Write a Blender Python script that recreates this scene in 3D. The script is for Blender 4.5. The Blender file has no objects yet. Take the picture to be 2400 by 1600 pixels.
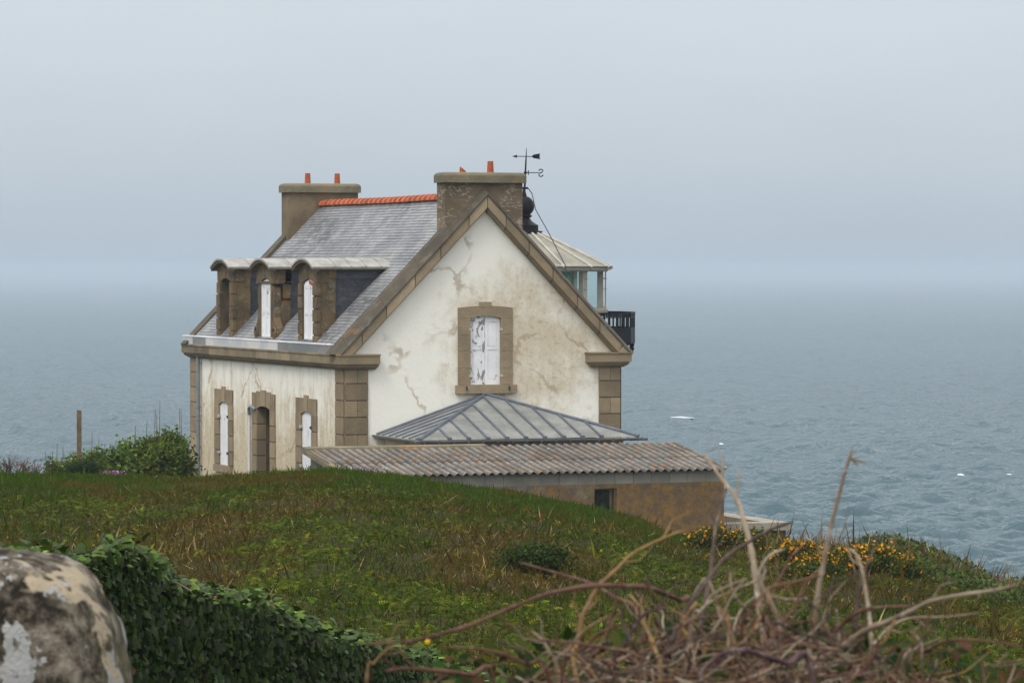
import bpy, math, random
import numpy as np
from mathutils import Vector

random.seed(7); RNG = np.random.default_rng(11)
S = bpy.context.scene
COL = S.collection

# ------------------------------------------------------------------ frame of reference
# the camera stands at the world origin (z = 0 is eye height) and looks along +Y; the sea lies 30 m below
F_PX, HORIZON, PSI = 8734.7, 627.0, math.radians(20.816)
HOUSE = (-4.615, 102.70)                    # near left corner of the house
SEA_Z = -30.0
CP, SP = math.cos(PSI), math.sin(PSI)

def h2w(x, y, z=0.0):                       # house frame (x along the gable, y along the ridge) to world
    return Vector((HOUSE[0] + x*CP - y*SP, HOUSE[1] + x*SP + y*CP, z))

def px(u, v, d):                            # a measured direction of sight, taken to distance d
    return Vector(((u-1200)/F_PX*d, d, -(v-HORIZON)/F_PX*d))

# ------------------------------------------------------------------ node helpers
class M:
    def __init__(s, name, rough=0.8, spec=0.35):
        s.m = bpy.data.materials.new(name); s.m.use_nodes = True
        s.t = s.m.node_tree; s.b = s.t.nodes['Principled BSDF']
        s.b.inputs['Roughness'].default_value = rough
        s.b.inputs['Specular IOR Level'].default_value = spec
        s.tc = s.t.nodes.new('ShaderNodeTexCoord'); s.obj = s.tc.outputs['Object']
    def put(s, sock, v):
        if isinstance(v, bpy.types.NodeSocket): s.t.links.new(v, sock)
        else:
            if isinstance(v, (tuple, list)) and len(v) == 3 and sock.type == 'RGBA': v = (*v, 1)
            sock.default_value = v
    def mapv(s, scale=(1, 1, 1), loc=(0, 0, 0), rot=(0, 0, 0), vec=None):
        n = s.t.nodes.new('ShaderNodeMapping'); s.put(n.inputs['Vector'], vec or s.obj)
        n.inputs['Scale'].default_value = scale; n.inputs['Location'].default_value = loc; n.inputs['Rotation'].default_value = rot
        return n.outputs[0]
    def noise(s, scale, detail=4, rough=0.55, dist=0.0, vec=None, out=0):
        n = s.t.nodes.new('ShaderNodeTexNoise'); s.put(n.inputs['Vector'], vec or s.obj)
        n.inputs['Scale'].default_value = scale; n.inputs['Detail'].default_value = detail
        n.inputs['Roughness'].default_value = rough; n.inputs['Distortion'].default_value = dist
        return n.outputs[out]
    def voro(s, scale, feature='F1', vec=None, out=0):
        n = s.t.nodes.new('ShaderNodeTexVoronoi'); n.feature = feature
        s.put(n.inputs['Vector'], vec or s.obj); n.inputs['Scale'].default_value = scale
        return n.outputs[out]
    def ramp(s, fac, stops, interp='LINEAR'):
        n = s.t.nodes.new('ShaderNodeValToRGB'); s.put(n.inputs[0], fac); cr = n.color_ramp; cr.interpolation = interp
        while len(cr.elements) < len(stops): cr.elements.new(0.5)
        for e, (p, c) in zip(cr.elements, stops):
            e.position = p; e.color = (*c, 1) if isinstance(c, (tuple, list)) else (c, c, c, 1)
        return n.outputs[0]
    def step(s, fac, a, b):
        n = s.t.nodes.new('ShaderNodeMapRange'); n.interpolation_type = 'SMOOTHSTEP'
        s.put(n.inputs[0], fac); n.inputs[1].default_value = a; n.inputs[2].default_value = b
        return n.outputs[0]
    def math(s, op, a, b=0.0):
        n = s.t.nodes.new('ShaderNodeMath'); n.operation = op; s.put(n.inputs[0], a); s.put(n.inputs[1], b); return n.outputs[0]
    def mix(s, fac, a, b, mode='MIX'):
        n = s.t.nodes.new('ShaderNodeMix'); n.data_type = 'RGBA'; n.blend_type = mode
        s.put(n.inputs[0], fac); s.put(n.inputs[6], a); s.put(n.inputs[7], b); return n.outputs[2]
    def attr(s, name, out=0):
        n = s.t.nodes.new('ShaderNodeAttribute'); n.attribute_name = name; return n.outputs[out]
    def xyz(s, vec=None):
        n = s.t.nodes.new('ShaderNodeSeparateXYZ'); s.put(n.inputs[0], vec or s.obj); return n.outputs
    def bump(s, h, strength=0.4, dist=0.02):
        n = s.t.nodes.new('ShaderNodeBump'); n.inputs['Strength'].default_value = strength; n.inputs['Distance'].default_value = dist
        s.put(n.inputs['Height'], h); s.t.links.new(n.outputs[0], s.b.inputs['Normal'])
    def color(s, c): s.put(s.b.inputs['Base Color'], c); return s.m

def scaled(c, k): return tuple(min(1, v*k) for v in c)

def tinted(m, c, amount=0.45):              # multiply by the per-block tint attribute (0.5 = unchanged)
    t = m.attr('tint', 2)
    k = m.math('ADD', m.math('MULTIPLY', t, amount*2), 1-amount)
    n = m.t.nodes.new('ShaderNodeVectorMath'); n.operation = 'SCALE'
    m.put(n.inputs[0], c); m.put(n.inputs['Scale'], k); return n.outputs[0]

def mat_stone(name, base, warm, lichen=0.25, orange=0.0, pale=0.25, amount=0.5):
    m = M(name, 0.9, 0.2)
    g = m.noise(1.3, 6, 0.62)
    c = m.mix(m.step(g, 0.35, 0.68), base, warm)
    c = m.mix(m.math('MULTIPLY', m.step(m.noise(3.1, 5, 0.65, 0.4), 0.52, 0.72), lichen), c, (0.20, 0.21, 0.17))
    if orange: c = m.mix(m.math('MULTIPLY', m.step(m.noise(1.7, 6, 0.7, 0.6), 0.55, 0.72), orange), c, (0.34, 0.15, 0.03))
    if pale: c = m.mix(m.math('MULTIPLY', m.step(m.noise(11, 3, 0.6), 0.66, 0.74), pale), c, (0.42, 0.42, 0.38))
    sp = m.noise(45, 2, 0.7)
    c = m.mix(m.math('MULTIPLY', m.step(sp, 0.45, 0.75), 0.35), c, scaled(base, 0.45))
    m.bump(m.noise(22, 4, 0.65), 0.5, 0.03)
    return m.color(tinted(m, c, amount))

MAT = {}
MAT['granite'] = mat_stone('granite', (0.245, 0.195, 0.128), (0.35, 0.265, 0.16), 0.5, 0.06, 0.3, 0.75)
MAT['granite_dark'] = mat_stone('granite weathered', (0.115, 0.090, 0.060), (0.165, 0.122, 0.075), 0.45, 0.12, 0.25)
MAT['coping'] = mat_stone('coping stone', (0.070, 0.061, 0.048), (0.105, 0.086, 0.062), 0.45, 0.38, 0.2)
MAT['cornice'] = mat_stone('cornice stone', (0.175, 0.145, 0.097), (0.275, 0.213, 0.132), 0.6, 0.15, 0.2, 0.6)
MAT['dormer_stone'] = mat_stone('dormer stone', (0.085, 0.066, 0.042), (0.165, 0.113, 0.058), 0.55, 0.30, 0.8)
MAT['cap'] = mat_stone('chimney cap stone', (0.135, 0.122, 0.085), (0.22, 0.185, 0.115), 0.6, 0.75, 0.5)
MAT['jamb'] = mat_stone('door jamb stone', (0.10, 0.075, 0.048), (0.145, 0.108, 0.068), 0.1, 0.0, 0.05)
MAT['rubble'] = mat_stone('rubble stone', (0.10, 0.085, 0.062), (0.17, 0.14, 0.10), 0.5, 0.05, 0.3)
MAT['wall_cap'] = mat_stone('wall coping', (0.27, 0.245, 0.20), (0.36, 0.33, 0.27), 0.3, 0.04, 0.35)

def mat_chimney(name, marks):
    m = M(name, 0.9, 0.2)
    c = m.mix(m.step(m.noise(1.1, 5, 0.6), 0.35, 0.7), (0.115, 0.086, 0.054), (0.205, 0.155, 0.10))
    v = m.mapv((1.0, 1.0, 2.6)); d = m.noise(1.2, 3, 0.6, 1.0, v, 1)
    vv = m.t.nodes.new('ShaderNodeVectorMath'); vv.operation = 'ADD'; m.put(vv.inputs[0], v); m.put(vv.inputs[1], d)
    e = m.voro(2.3, 'DISTANCE_TO_EDGE', vv.outputs[0])
    line = m.math('SUBTRACT', 1.0, m.step(e, 0.012, 0.035))
    msk = m.math('MULTIPLY', line, m.step(m.noise(1.9, 2), 0.42, 0.50))
    c = m.mix(m.math('MULTIPLY', msk, marks), c, (0.48, 0.44, 0.37))
    m.bump(m.noise(14, 4), 0.3, 0.03)
    return m.color(c)
MAT['chimney'] = mat_chimney('chimney render with lime marks', 0.7); MAT['chimney_plain'] = mat_chimney('plain chimney render', 0.0)

def mat_render():
    m = M('white lime render', 0.88, 0.2)
    x, y, z = m.xyz()
    white, beige, dirt = (0.82, 0.80, 0.73), (0.50, 0.41, 0.265), (0.33, 0.25, 0.145)
    is_left = m.math('LESS_THAN', x, 0.06)
    big = m.noise(0.42, 5, 0.6, 0.5)
    med = m.noise(1.5, 6, 0.68, 0.3)
    streak = m.noise(1.0, 7, 0.72, 0.5, m.mapv((2.4, 2.4, 0.42)))
    fine = m.noise(7, 4, 0.7)
    # gable: a worn field round and to the right of the window
    ex = m.math('POWER', m.math('DIVIDE', m.math('SUBTRACT', x, 5.3), 2.7), 2)
    ez = m.math('POWER', m.math('DIVIDE', m.math('SUBTRACT', z, 4.55), 2.35), 2)
    ell = m.math('SUBTRACT', 1.0, m.math('ADD', ex, ez))
    g = m.math('ADD', m.math('MULTIPLY', ell, 0.34), m.math('ADD', m.math('MULTIPLY', big, 0.55), m.math('MULTIPLY', med, 0.75)))
    g = m.math('ADD', g, m.math('MULTIPLY', streak, 0.35))
    gm = m.math('MULTIPLY', m.step(g, 0.72, 1.2), 0.74)
    # long side: runs of dirt that thicken towards the ground
    low = m.math('MULTIPLY', m.math('SUBTRACT', 2.9, z), 0.16)
    lf = m.math('ADD', low, m.math('ADD', m.math('MULTIPLY', streak, 0.95), m.math('MULTIPLY', med, 0.55)))
    lm = m.math('MULTIPLY', m.step(lf, 0.52, 0.98), 0.85)
    k = m.math('ADD', m.math('MULTIPLY', is_left, lm), m.math('MULTIPLY', m.math('SUBTRACT', 1.0, is_left), gm))
    c = m.mix(k, white, beige)
    c = m.mix(m.math('MULTIPLY', m.math('MULTIPLY', k, m.step(fine, 0.48, 0.68)), 0.7), c, dirt)
    # hairline cracks that have been filled
    d = m.noise(1.1, 4, 0.6, 0.0, None, 1)
    vv = m.t.nodes.new('ShaderNodeVectorMath'); vv.operation = 'ADD'; m.put(vv.inputs[0], m.obj); m.put(vv.inputs[1], d)
    e = m.voro(0.42, 'DISTANCE_TO_EDGE', vv.outputs[0])
    ck = m.math('MULTIPLY', m.math('SUBTRACT', 1.0, m.step(e, 0.006, 0.030)), m.step(m.noise(0.8, 2), 0.45, 0.6))
    c = m.mix(m.math('MULTIPLY', ck, 0.6), c, dirt)
    spot = m.step(m.noise(16, 3, 0.7), 0.70, 0.78)
    c = m.mix(m.math('MULTIPLY', spot, 0.35), c, (0.30, 0.24, 0.15))
    m.bump(m.math('ADD', m.noise(9, 5, 0.7), m.math('MULTIPLY', med, 1.5)), 0.35, 0.03)
    return m.color(c)
MAT['render'] = mat_render()

def mat_slate():
    m = M('roof slate', 0.5, 0.5)
    c = m.mix(m.step(m.noise(0.7, 5, 0.6), 0.35, 0.65), (0.148, 0.155, 0.168), (0.245, 0.245, 0.248))
    c = m.mix(m.math('MULTIPLY', m.step(m.noise(5, 4, 0.7), 0.55, 0.75), 0.35), c, (0.30, 0.30, 0.27))
    m.bump(m.noise(30, 3), 0.2, 0.01)
    return m.color(tinted(m, c, 0.5))
MAT['slate'] = mat_slate()
def mat_flat(name, c, rough=0.6, spec=0.4, var=0.25, scale=6, metal=0.0, amount=0.0):
    m = M(name, rough, spec); m.b.inputs['Metallic'].default_value = metal
    k = m.mix(m.step(m.noise(scale, 5, 0.65), 0.3, 0.7), scaled(c, 1-var), scaled(c, 1+var))
    k = m.mix(m.math('MULTIPLY', m.step(m.noise(scale*5, 3, 0.7), 0.5, 0.8), var*0.8), k, scaled(c, 0.5))
    if amount: k = tinted(m, k, amount)
    m.bump(m.noise(scale*4, 3), 0.15, 0.01)
    return m.color(k)
MAT['slate_dark'] = mat_flat('hung slate', (0.045, 0.050, 0.060), 0.6, 0.3, 0.25, 4, 0, 0.5)
MAT['zinc_pale'] = mat_flat('weathered pale zinc', (0.30, 0.29, 0.265), 0.55, 0.3, 0.25, 2.5)
MAT['zinc'] = mat_flat('zinc sheet', (0.215, 0.218, 0.205), 0.5, 0.3, 0.25, 1.6)
MAT['zinc_seam'] = mat_flat('zinc seam', (0.095, 0.112, 0.135), 0.5, 0.4, 0.2, 4)
MAT['lantern_zinc'] = mat_flat('lantern zinc', (0.25, 0.232, 0.185), 0.55, 0.3, 0.2, 1.5)
MAT['black_iron'] = mat_flat('black iron', (0.006, 0.005, 0.008), 0.5, 0.15, 0.2, 6)
MAT['dark_iron'] = mat_flat('dark iron bar', (0.03, 0.03, 0.035), 0.5, 0.4, 0.2, 6)
MAT['terracotta'] = mat_flat('terracotta', (0.40, 0.10, 0.036), 0.7, 0.3, 0.22, 3, 0, 0.35)
MAT['pot'] = mat_flat('terracotta pot', (0.36, 0.085, 0.03), 0.75, 0.3, 0.2, 5)
MAT['frame_grey'] = mat_flat('grey painted iron', (0.42, 0.40, 0.35), 0.6, 0.4, 0.15, 3)
MAT['green'] = mat_flat('green screen', (0.010, 0.32, 0.185), 0.5, 0.4, 0.06, 1)
MAT['dark_in'] = mat_flat('dark inside', (0.02, 0.02, 0.02), 0.8, 0.2, 0.2, 3)
MAT['wood'] = mat_flat('weathered timber', (0.13, 0.10, 0.055), 0.85, 0.2, 0.3, 4)
MAT['pipe'] = mat_flat('zinc pipe', (0.19, 0.21, 0.23), 0.5, 0.4, 0.15, 4)
MAT['pipe_white'] = mat_flat('white pipe', (0.62, 0.64, 0.66), 0.5, 0.4, 0.06, 4)
MAT['red_lead'] = mat_flat('red lead paint', (0.42, 0.07, 0.03), 0.7, 0.3, 0.15, 9)

def mat_shutter(name, peel):
    m = M(name, 0.55, 0.35)
    c = m.mix(m.step(m.noise(2.5, 3), 0.3, 0.7), (0.70, 0.71, 0.73), (0.80, 0.80, 0.81))
    p = m.step(m.noise(3.2, 4, 0.6, 1.4, m.mapv((1.5, 1.5, 1.0), (3.3, 1.0, 0.4))), 0.60-peel, 0.605-peel)
    c = m.mix(p, c, (0.255, 0.245, 0.24))
    c = m.mix(m.math('MULTIPLY', m.step(m.noise(12, 3, 0.7), 0.62, 0.7), 0.35), c, (0.35, 0.33, 0.30))
    return m.color(c)
MAT['shutter'] = mat_shutter('white shutter paint', -0.06)
MAT['shutter_peeled'] = mat_shutter('peeling shutter paint', 0.045)

def mat_gutter():
    m = M('painted zinc fascia', 0.5, 0.4)
    c = m.mix(m.step(m.noise(0.8, 3), 0.4, 0.6), (0.33, 0.34, 0.36), (0.44, 0.43, 0.42))
    c = m.mix(m.step(m.noise(2.4, 4, 0.7, 0.5), 0.64, 0.70), c, (0.14, 0.07, 0.035))
    return m.color(tinted(m, c, 0.95))
MAT['gutter'] = mat_gutter()

def mat_fibre():
    m = M('fibre cement sheet', 0.92, 0.15)
    c = m.mix(m.step(m.noise(1.2, 5, 0.65), 0.35, 0.65), (0.098, 0.094, 0.086), (0.185, 0.177, 0.163))
    c = m.mix(m.math('MULTIPLY', m.step(m.noise(3.6, 6, 0.78, 0.5), 0.53, 0.63), 0.7), c, (0.32, 0.135, 0.03))
    c = m.mix(m.math('MULTIPLY', m.step(m.noise(1.1, 6, 0.75, 0.3, m.mapv((1, 1, 1), (4, 2, 0))), 0.52, 0.62), 0.6), c, (0.135, 0.10, 0.06))
    c = m.mix(m.math('MULTIPLY', m.step(m.noise(9, 4, 0.7), 0.60, 0.68), 0.7), c, (0.44, 0.42, 0.385))
    c = m.mix(m.math('MULTIPLY', m.step(m.noise(13, 5, 0.8, 0, m.mapv((1, 1, 1), (2, 7, 0))), 0.52, 0.60), 0.6), c, (0.075, 0.062, 0.05))
    m.bump(m.noise(18, 4, 0.7), 0.4, 0.02)
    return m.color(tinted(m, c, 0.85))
MAT['fibre'] = mat_fibre()
def mat_concrete():
    m = M('lichen stained concrete', 0.92, 0.15)
    x, y, z = m.xyz()
    grey = m.mix(m.step(m.noise(2.5, 5, 0.65), 0.35, 0.7), (0.15, 0.138, 0.115), (0.235, 0.215, 0.18))
    o1 = m.mix(m.step(m.noise(3.4, 8, 0.8, 0.2), 0.38, 0.62), (0.110, 0.085, 0.055), (0.245, 0.135, 0.042))
    right = m.math('MULTIPLY', m.math('SUBTRACT', x, 0.2), 0.055)
    k = m.math('ADD', m.noise(0.7, 6, 0.7, 0.3), right)
    c = m.mix(m.step(k, 0.36, 0.60), grey, o1)
    c = m.mix(m.math('MULTIPLY', m.step(m.noise(1.0, 5, 0.7, 0, m.mapv((3, 3, 0.6))), 0.5, 0.7), 0.55), c, (0.10, 0.088, 0.068))
    c = m.mix(m.math('MULTIPLY', m.step(m.noise(14, 5, 0.8), 0.50, 0.66), 0.6), c, (0.07, 0.058, 0.04))
    m.bump(m.noise(12, 6, 0.75), 0.6, 0.04)
    return m.color(c)
MAT['concrete'] = mat_concrete()
MAT['block'] = mat_stone('concrete block', (0.18, 0.172, 0.148), (0.25, 0.238, 0.205), 0.25, 0.05, 0.15, 0.5)
MAT['annex_wall'] = mat_flat('annex render', (0.50, 0.44, 0.33), 0.9, 0.2, 0.2, 2)

def mat_glass(name, tint, alpha):           # thin panes: mostly clear, part mirror
    m = M(name, 0.05, 0.5); t = m.t
    tr = t.nodes.new('ShaderNodeBsdfTransparent'); tr.inputs[0].default_value = (*tint, 1)
    m.b.inputs['Roughness'].default_value = 0.08; mx = t.nodes.new('ShaderNodeMixShader'); mx.inputs[0].default_value = alpha
    m.b.inputs['Base Color'].default_value = (*tint, 1)
    t.links.new(tr.outputs[0], mx.inputs[1]); t.links.new(m.b.outputs[0], mx.inputs[2])
    t.links.new(mx.outputs[0], t.nodes['Material Output'].inputs[0])
    return m.m
MAT['glass'] = mat_glass('lantern glass', (0.86, 0.95, 0.93), 0.10)
MAT['dark_glass'] = mat_flat('dark shed glass', (0.012, 0.016, 0.014), 0.12, 0.5, 0.2, 2)

def mat_leaf(name, rough=0.7, trans=0.25, spec=0.08):
    m = M(name, rough, spec); t = m.t
    a = t.nodes.new('ShaderNodeAttribute'); a.attribute_name = 'Col'
    t.links.new(a.outputs[0], m.b.inputs['Base Color'])
    if trans:
        tr = t.nodes.new('ShaderNodeBsdfTranslucent'); t.links.new(a.outputs[0], tr.inputs[0])
        mx = t.nodes.new('ShaderNodeMixShader'); mx.inputs[0].default_value = trans
        t.links.new(m.b.outputs[0], mx.inputs[1]); t.links.new(tr.outputs[0], mx.inputs[2])
        t.links.new(mx.outputs[0], t.nodes['Material Output'].inputs[0])
    return m.m
MAT['leaf'] = mat_leaf('leaves', 0.75, 0.25)
MAT['ivy'] = mat_leaf('ivy leaves', 0.55, 0.10, 0.18)
MAT['petal'] = mat_leaf('petals', 0.7, 0.3)

def mat_bark(name, a, b, c3):
    m = M(name, 0.75, 0.3)
    c = m.mix(m.step(m.noise(9, 3, 0.6), 0.40, 0.60), a, b)
    c = m.mix(m.math('MULTIPLY', m.step(m.noise(30, 4, 0.7), 0.52, 0.7), 0.75), c, c3)
    m.bump(m.noise(60, 3), 0.4, 0.003)
    return m.color(c)
MAT['cane_pale'] = mat_bark('pale dry cane', (0.25, 0.20, 0.14), (0.15, 0.095, 0.062), (0.42, 0.375, 0.30))
MAT['cane_red'] = mat_bark('reddish cane', (0.070, 0.024, 0.016), (0.125, 0.060, 0.036), (0.23, 0.165, 0.11))
MAT['cane_dark'] = mat_bark('dark cane', (0.035, 0.022, 0.017), (0.075, 0.05, 0.038), (0.17, 0.135, 0.105))
MAT['cane_tan'] = mat_bark('tan cane', (0.24, 0.145, 0.055), (0.14, 0.078, 0.032), (0.34, 0.26, 0.15))
MAT['cane_purple'] = mat_bark('purple cane', (0.045, 0.020, 0.025), (0.08, 0.042, 0.044), (0.18, 0.135, 0.135))
MAT['twig'] = mat_bark('hedge twigs', (0.05, 0.035, 0.022), (0.09, 0.06, 0.04), (0.12, 0.10, 0.07))

def mat_boulder():
    m = M('lichened granite boulder', 0.92, 0.15)
    g = m.math('ADD', m.math('MULTIPLY', m.noise(10, 6, 0.7, 0.5), 0.60), m.math('MULTIPLY', m.noise(34, 5, 0.75), 0.40))
    c = m.ramp(g, [(0.42, (0.020, 0.016, 0.012)), (0.475, (0.085, 0.070, 0.052)), (0.53, (0.185, 0.160, 0.122)), (0.60, (0.30, 0.262, 0.205))])
    x, y, z = m.xyz()
    side = m.step(x, -0.83, -0.70)
    c = m.mix(m.math('MULTIPLY', side, m.step(m.noise(7, 4, 0.65), 0.42, 0.58)), c, (0.105, 0.098, 0.038))
    w = m.math('ADD', m.noise(8.5, 4, 0.6, 0.3, m.mapv((1.3, 1, 0.8), (2.2, 4, 6.1))), m.math('MULTIPLY', m.math('SUBTRACT', m.noise(48, 4, 0.7), 0.5), 0.30))
    c = m.mix(m.step(w, 0.565, 0.60), c, (0.42, 0.42, 0.41))
    w2 = m.math('ADD', m.noise(7.5, 3, 0.5, 0.4, m.mapv((1, 1, 1.2), (1.7, 3, 7.3))), m.math('MULTIPLY', m.math('SUBTRACT', m.noise(40, 4, 0.7), 0.5), 0.18))
    c = m.mix(m.step(w2, 0.62, 0.66), c, (0.46, 0.38, 0.27))
    c = m.mix(m.step(m.noise(38, 4, 0.75), 0.62, 0.70), c, (0.022, 0.018, 0.014))
    m.bump(m.math('ADD', m.noise(55, 6, 0.75), m.math('MULTIPLY', g, 3.0)), 0.8, 0.02)
    return m.color(c)
MAT['boulder'] = mat_boulder()

def mat_ground():
    m = M('heath soil', 0.95, 0.1)
    c = m.mix(m.step(m.noise(0.5, 5, 0.6), 0.35, 0.65), (0.028, 0.032, 0.006), (0.050, 0.034, 0.010))
    c = m.mix(m.step(m.noise(3, 5, 0.7), 0.45, 0.7), c, (0.028, 0.045, 0.010))
    m.bump(m.noise(6, 6, 0.7), 0.8, 0.1)
    return m.color(c)
MAT['ground'] = mat_ground()

def mat_sea():
    m = M('sea water', 0.16, 0.5); m.b.inputs['IOR'].default_value = 1.333
    h = m.math('ADD', m.math('MULTIPLY', m.noise(0.35, 4, 0.6, 0.4), 0.55), m.math('MULTIPLY', m.noise(1.6, 3, 0.6), 0.10))
    m.bump(m.math('MULTIPLY', h, 1.5), 1.0, 1.0)
    c = m.mix(m.step(m.noise(0.004, 4, 0.6), 0.35, 0.7), (0.036, 0.075, 0.089), (0.046, 0.089, 0.103))
    t = m.t; bn = [n for n in t.nodes if n.type == 'BUMP'][0].outputs[0]
    df = t.nodes.new('ShaderNodeBsdfDiffuse'); m.put(df.inputs[0], c); t.links.new(bn, df.inputs['Normal'])
    gl = t.nodes.new('ShaderNodeBsdfGlossy'); gl.inputs['Roughness'].default_value = 0.18; gl.inputs[0].default_value = (0.95, 0.97, 1, 1); t.links.new(bn, gl.inputs['Normal'])
    fr = t.nodes.new('ShaderNodeFresnel'); fr.inputs[0].default_value = 1.333; t.links.new(bn, fr.inputs['Normal'])
    mx = t.nodes.new('ShaderNodeMixShader'); m.put(mx.inputs[0], m.math('MULTIPLY', fr.outputs[0], 0.50))   # a ruffled sea never mirrors fully at grazing angles
    t.links.new(df.outputs[0], mx.inputs[1]); t.links.new(gl.outputs[0], mx.inputs[2]); t.links.new(mx.outputs[0], t.nodes['Material Output'].inputs[0])
    return m.m
MAT['sea'] = mat_sea()

# ------------------------------------------------------------------ object helpers
def tag(o, label=None, cat=None, group=None, kind=None):
    if label: o['label'] = label
    if cat: o['category'] = cat
    if group: o['group'] = group
    if kind: o['kind'] = kind
    return o

ORIG = {}
def thing(name, label, cat, hx, hy, z, group=None, world=None):
    o = bpy.data.objects.new(name, None); COL.objects.link(o); o.empty_display_size = 0.3
    if world is None: o.location = h2w(hx, hy, z); o.rotation_euler = (0, 0, PSI); ORIG[o] = (hx, hy, z)
    else: o.location = world; ORIG[o] = tuple(world)
    return tag(o, label, cat, group)
def root_of(o):
    while o.parent: o = o.parent
    return o

class MB:
    """collects faces in house (or world) coordinates; build() makes ONE mesh object in its thing's own frame"""
    def __init__(s): s.v = []; s.f = []; s.t = []
    def face(s, pts, tint=0.5):
        b = len(s.v); s.v += [tuple(p) for p in pts]; s.f.append(tuple(range(b, b+len(pts)))); s.t.append(tint)
    def box(s, x0, x1, y0, y1, z0, z1, tint=0.5):
        b = len(s.v)
        s.v += [(x0, y0, z0), (x1, y0, z0), (x1, y1, z0), (x0, y1, z0), (x0, y0, z1), (x1, y0, z1), (x1, y1, z1), (x0, y1, z1)]
        for q in ((3, 2, 1, 0), (4, 5, 6, 7), (0, 1, 5, 4), (1, 2, 6, 5), (2, 3, 7, 6), (3, 0, 4, 7)):
            s.f.append(tuple(b+i for i in q)); s.t.append(tint)
    def loft(s, rings, tint=0.5, cap=True, closed=True):
        b = len(s.v); n = len(rings[0])
        for r in rings: s.v += [tuple(p) for p in r]
        for i in range(len(rings)-1):
            for j in range(n if closed else n-1):
                k = (j+1) % n
                s.f.append((b+i*n+j, b+i*n+k, b+(i+1)*n+k, b+(i+1)*n+j)); s.t.append(tint)
        if cap:
            s.f.append(tuple(b+j for j in range(n))[::-1]); s.t.append(tint)
            s.f.append(tuple(b+(len(rings)-1)*n+j for j in range(n))); s.t.append(tint)
    def prism(s, poly, axis, a0, a1, tint=0.5):       # poly in the other two axes
        def mk(p, a): return {'x': (a, p[0], p[1]), 'y': (p[0], a, p[1]), 'z': (p[0], p[1], a)}[axis]
        s.loft([[mk(p, a0) for p in poly], [mk(p, a1) for p in poly]], tint)
    def tube(s, path, rad, n=6, tint=0.5):
        P = [Vector(p) for p in path]; R = rad if isinstance(rad, (list, tuple)) else [rad]*len(P)
        rings = []; up = Vector((0.31, 0.17, 0.93))
        for i, p in enumerate(P):
            d = (P[min(i+1, len(P)-1)] - P[max(i-1, 0)]).normalized()
            a = d.cross(up)
            if a.length < 1e-3: a = d.cross(Vector((1, 0, 0)))
            a.normalize(); b = d.cross(a); up = -d.cross(a) if False else up
            rings.append([p + (a*math.cos(2*math.pi*k/n) + b*math.sin(2*math.pi*k/n))*R[i] for k in range(n)])
        s.loft(rings, tint)
    def lathe(s, c, prof, n=20, tint=0.5, phase=0.0):
        rings = [[(c[0]+r*math.cos(2*math.pi*k/n+phase), c[1]+r*math.sin(2*math.pi*k/n+phase), z) for k in range(n)] for r, z in prof]
        s.loft(rings, tint)
    def build(s, name, mat, parent=None, smooth=False, label=None, wire=None):
        me = bpy.data.meshes.new(name); o = bpy.data.objects.new(name, me); COL.objects.link(o)
        off = ORIG[root_of(parent)] if parent else (0, 0, 0)
        me.from_pydata([(x-off[0], y-off[1], z-off[2]) for x, y, z in s.v], [], s.f)
        a = me.attributes.new('tint', 'FLOAT', 'FACE'); a.data.foreach_set('value', s.t)
        me.materials.append(MAT[mat] if isinstance(mat, str) else mat)
        import bmesh
        bm = bmesh.new(); bm.from_mesh(me); bmesh.ops.recalc_face_normals(bm, faces=bm.faces); bm.to_mesh(me); bm.free()
        if smooth:
            me.polygons.foreach_set('use_smooth', [True]*len(me.polygons))
            me.set_sharp_from_angle(angle=math.radians(40))
        if parent: o.parent = parent
        if label: o['label'] = label
        return o

def rt(lo=0.25, hi=0.75): return random.uniform(lo, hi)
def one(fn, name, mat, parent, **k):
    b = MB(); fn(b); return b.build(name, mat, parent, **k)

def cloud(name, tv, tf, cen, frames, scale, cols, mat, parent=None, off=(0, 0, 0)):
    """many copies of a small template in one mesh (leaves, blades): all numpy"""
    tv = np.asarray(tv, float); k = len(tv); n = len(cen)
    P = np.einsum('nij,kj->nki', frames, tv)*np.asarray(scale)[:, None, None] + cen[:, None, :] - np.asarray(off)
    me = bpy.data.meshes.new(name); me.vertices.add(n*k); me.vertices.foreach_set('co', P.reshape(-1).astype(np.float32))
    lens = np.array([len(f) for f in tf]); flat = np.concatenate([np.array(f) for f in tf])
    loops = (flat[None, :] + (np.arange(n)*k)[:, None]).reshape(-1)
    tot = np.tile(lens, n); start = np.concatenate([[0], np.cumsum(tot)[:-1]])
    me.loops.add(len(loops)); me.loops.foreach_set('vertex_index', loops.astype(np.int32))
    me.polygons.add(len(tot)); me.polygons.foreach_set('loop_start', start.astype(np.int32))
    me.update(calc_edges=True)
    ca = me.color_attributes.new('Col', 'FLOAT_COLOR', 'POINT')
    C = np.ones((n, k, 4), np.float32); C[:, :, :3] = np.asarray(cols)[:, None, :] if np.ndim(cols) == 2 else cols
    ca.data.foreach_set('color', C.reshape(-1))
    me.materials.append(MAT[mat]); o = bpy.data.objects.new(name, me); COL.objects.link(o)
    if parent: o.parent = parent
    return o

def frames_from(fwd, nrm):                  # columns: x = side, y = forward (leaf axis), z = normal
    f = fwd/np.linalg.norm(fwd, axis=1, keepdims=True)
    n = nrm - f*(nrm*f).sum(1, keepdims=True); n /= np.linalg.norm(n, axis=1, keepdims=True)+1e-9
    return np.stack([np.cross(f, n), f, n], axis=2)

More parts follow.
